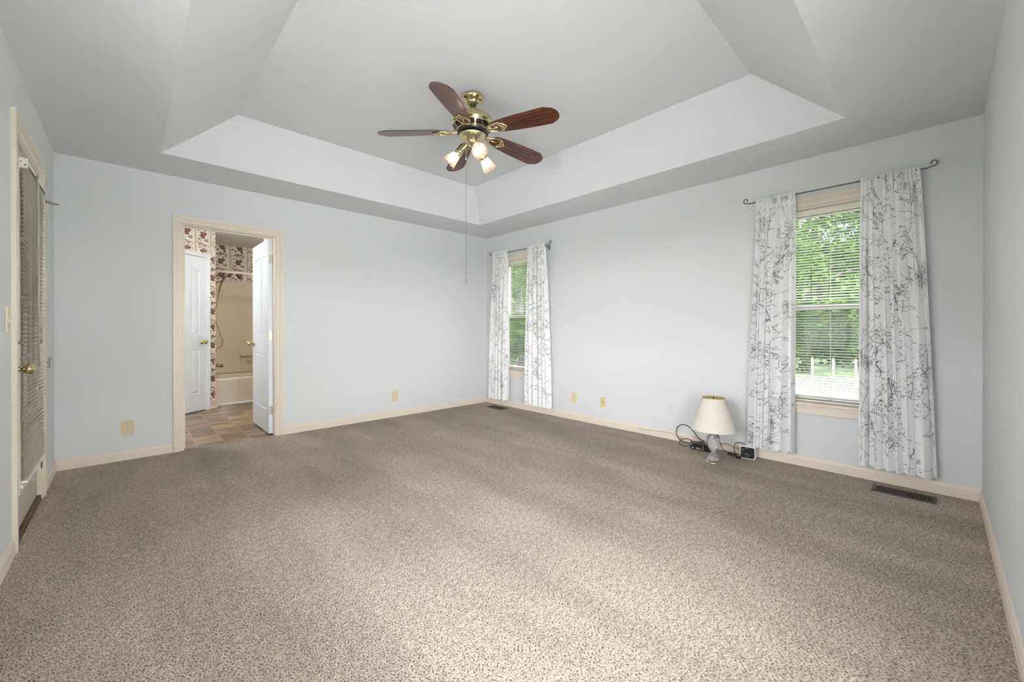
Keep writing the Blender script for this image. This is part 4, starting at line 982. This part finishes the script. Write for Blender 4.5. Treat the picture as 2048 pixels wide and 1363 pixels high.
cord('black cord lying in a small flat loop left of the clock radio', [(-.10, -3.10, .05), (-.10, -3.03, .062), (-.11, -2.985, .042), (-.14, -2.99, .012), (-.16, -3.04, .008), (-.15, -3.085, .022), (-.11, -3.11, .045)], .0036, 'black')
cord('gold brown lamp cord draped over the black clock radio', [(-.018, -3.05, .074), (-.06, -3.12, .070), (-.10, -3.17, .064), (-.14, -3.20, .062), (-.17, -3.215, .061), (-.187, -3.22, .052), (-.195, -3.22, .020), (-.24, -3.21, .006), (-.31, -3.25, .006), (-.345, -3.33, .008), (-.352, -3.366, .010)], .0028, 'cord_brown')
cord('dark cord running from the lamp to the coiled bundle', [(-.370, -3.39, .225), (-.33, -3.395, .215), (-.30, -3.40, .16), (-.27, -3.405, .09), (-.22, -3.42, .055), (-.175, -3.445, .022), (-.15, -3.46, .012)], .0028, 'black')
cord('thin dark cord along the baseboard right of the lamp', [(-.03, -3.30, .060), (-.028, -3.36, .066), (-.03, -3.43, .050), (-.04, -3.49, .030), (-.05, -3.53, .050)], .0025, 'black')
cord('black power cord arching up behind the alarm clock', [(-.14, -3.47, .012), (-.10, -3.445, .06), (-.08, -3.455, .10), (-.075, -3.49, .112), (-.07, -3.53, .095), (-.069, -3.545, .070)], .0034, 'black')
cord('tan loop of wire behind the alarm clock', [(-.16, -3.478, .008), (-.13, -3.465, .045), (-.11, -3.47, .082), (-.11, -3.495, .075), (-.125, -3.51, .040), (-.15, -3.50, .010)], .0026, 'cord_brown')
b = MB(); P0 = Vector((-.165, -3.452, .012))
b.tube([(.020 * math.cos(a) * (1 + .15 * math.sin(a * .37)), .032 * math.sin(a), .004 + .012 * abs(math.sin(a * .5)) + .001 * a) for a in [k * .30 for k in range(66)]], .0034, 6)
tag(b.build('coiled_cord', 'black', None, 0, P0 - Vector((0, 0, .011))), 'coiled bundle of black cord between lamp and alarm clock', 'cord', 'cords on the carpet by the lamp')
b = MB(); b.box(-.016, -.018, 0, .016, .018, .022); tag(b.build('plug_adapter', 'black', None, .004, (-.165, -3.500, .0005)), 'small black plug lying beside the alarm clock', 'plug')
cord('thin grey wire running along the window baseboard top', [(-.017, -2.50, .045), (-.018, -2.70, .060), (-.018, -2.83, .066), (-.02, -2.90, .058), (-.03, -2.96, .030), (-.05, -2.99, .008)], .0016, 'pewter')

# ------------------------------------------------------------------ outside
GZ = -.5
mb = MB(); mb.box(-40, -60, GZ - .2, 70, 60, GZ); struct(mb.build('lawn', 'grass'), 'green lawn around the house seen through the far window', 'lawn')
mb = MB(); mb.box(.6, -9.5, GZ, 8.5, -2.0, GZ + .03); struct(mb.build('patio', 'concrete'), 'pale concrete drive outside the near window', 'driveway')
mb = MB(); mb.box(-16, -24, GZ, .55, -5.05, GZ + .04); struct(mb.build('bounce_slab', mat('pale_bounce_slab', (.84, .82, .79), .8, var=.05, vscale=2)), 'unseen pale ground slab added to bounce daylight up to the ceiling', 'bounce_slab')  # unseen pale ground, added to reflect daylight onto the ceiling
mb = MB(); mb.box(-16, -5.04, GZ, -4.5, 6, GZ + .04); struct(mb.build('bounce_gravel', mat('grey_gravel', (.24, .235, .225), .9, var=.3, vscale=40)), 'unseen grey gravel ground added to bounce neutral daylight indoors', 'bounce ground')  # added in place of grass so the bounced light stays neutral
fc = thing('post_fence', (11.5, -3.0, GZ), 'low white post and rail fence beyond the drive outside the near window', 'fence')
b = MB(); b.box(-.012, -6.8, .10, .012, 6.8, .13); b.build('rail', 'fence_white', fc)
for k in range(27): y = -6.76 + k * .52; b = MB(); b.box(-.025, y - .027, 0, .025, y + .027, .68); b.add([(-.028, y - .03, .68), (.028, y - .03, .68), (.028, y + .03, .68), (-.028, y + .03, .68), (0, y, .72)], [(0, 1, 4), (1, 2, 4), (2, 3, 4), (3, 0, 4), (3, 2, 1, 0)]); b.build('post', 'fence_white', fc)
def foliage_mesh(seed, n, rx, ry, rz, cz, leaf):
    rnd = random.Random(seed); mb = MB(); clumps = []
    for _ in range(46):
        while True:
            p = Vector((rnd.uniform(-1, 1), rnd.uniform(-1, 1), rnd.uniform(-1, 1)))
            if p.length < 1: break
        p = p.normalized() * (p.length ** .45)
        clumps.append((Vector((p.x * rx, p.y * ry, p.z * rz + cz)), rnd.uniform(.5, 1.0) * .42 * rx))
    for i in range(n):
        c_, r_ = clumps[i % len(clumps)]
        q = Vector((rnd.gauss(0, 1), rnd.gauss(0, 1), rnd.gauss(0, .75))); q = q.normalized() * r_ * rnd.uniform(.55, 1.0)
        o = c_ + q; nrm = (q.normalized() + Vector((rnd.uniform(-.8, .8), rnd.uniform(-.8, .8), rnd.uniform(-.2, 1.0)))).normalized()
        u = nrm.orthogonal().normalized(); u = Matrix.Rotation(rnd.uniform(0, 6.28), 3, nrm) @ u; w = nrm.cross(u); s = leaf * rnd.uniform(.6, 1.25)
        mb.add([o - u * s * .5, o - w * s * .28 - u * .05 * s, o + u * s * .55 - nrm * s * .15, o + w * s * .28 - u * .05 * s], [(0, 1, 2, 3)])
    return mb
def tree(seed, n, rx, rz, cz, leaf, mleaf):
    t = thing('tree', (0, 0, 0), '', 'tree', 'trees outside the windows')
    foliage_mesh(seed, n, rx, rx, rz, cz, leaf).build('crown', mleaf, t)
    rnd = random.Random(seed); b = MB()
    b.tube(spline([(0, 0, -.1), (.05, 0, cz * .4), (-.03, .05, cz * .8), (0, 0, cz + rz * .5)], 5), [.17 - .009 * k for k in range(16)], 9)
    for k in range(6):
        a = k * 1.05 + rnd.random(); zz0 = cz * .5 + k * rz * .16; b.tube(spline([(0, 0, zz0), (rx * .3 * math.cos(a), rx * .3 * math.sin(a), zz0 + rz * .2), (rx * .7 * math.cos(a), rx * .7 * math.sin(a), zz0 + rz * .35)], 4), [.06 - .005 * q for q in range(9)], 6)
    b.build('trunk', 'bark', t); return t
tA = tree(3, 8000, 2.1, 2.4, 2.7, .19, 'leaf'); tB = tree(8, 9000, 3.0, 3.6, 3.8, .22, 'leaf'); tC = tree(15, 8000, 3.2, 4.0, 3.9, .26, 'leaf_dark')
def put(t, x, y, label, first=[]):
    if t in first: return dup(t, (x, y, GZ), (x * 1.7 + y) % 6.28, label)
    first.append(t); t.location = (x, y, GZ); t['label'] = label; return t
put(tA, 14.2, -1.3, 'bright leafy tree right behind the white post fence')
put(tB, 18.6, -2.4, 'broad green tree filling the view through the near window')
put(tC, 24.6, -.6, 'dark tall tree farthest back outside the near window')
put(tA, 4.6, 3.9, 'bright leafy tree outside the far corner window')
put(tB, 8.6, 9.2, 'broad green tree behind the one outside the far window')
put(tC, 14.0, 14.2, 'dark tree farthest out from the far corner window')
mb = foliage_mesh(77, 9000, 1.0, 1.0, 1.0, 0, .30)
hg = MB(); rnd = random.Random(5)
for i in range(16000):
    a = rnd.random(); x = 28 + rnd.uniform(-1, 1) - 6 * a; y = -16 + 38 * a; z = GZ + 6.5 * rnd.random() ** .8
    nrm = Vector((rnd.uniform(-1.4, .2), rnd.uniform(-1, 1), rnd.uniform(-.4, 1))).normalized(); u = nrm.orthogonal().normalized(); u = Matrix.Rotation(rnd.uniform(0, 6.28), 3, nrm) @ u; w = nrm.cross(u); s = rnd.uniform(.30, .6); o = Vector((x, y, z))
    hg.add([o - u * s * .5, o - w * s * .3, o + u * s * .5, o + w * s * .3], [(0, 1, 2, 3)])
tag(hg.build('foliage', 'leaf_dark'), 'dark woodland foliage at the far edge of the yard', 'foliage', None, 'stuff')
# covered porch outside the glass door
po = thing('porch', (-LX - TH - .004, -.9, GZ), 'dark wooden porch screen outside the glass door', 'porch')
b = MB()
for k in range(16): y = -1.15 + k * .142; b.box(-1.32, y, .1, -1.29, y + .128, 3.1)
b.build('plank_screen', 'porch_wood', po)
b = MB(); b.box(-1.35, -1.2, .25, 0, 1.15, .40); b.build('deck', 'porch_wood', po)
b = MB(); b.box(-1.45, -1.25, 3.1, -.0, 1.15, 3.18); b.box(-1.30, -1.2, .4, -.0, -1.17, 3.1); b.box(-1.30, 1.10, .4, -.0, 1.13, 3.1); b.build('porch_roof', 'porch_wood', po)  # end screens added to stop daylight leaking in behind the door blind
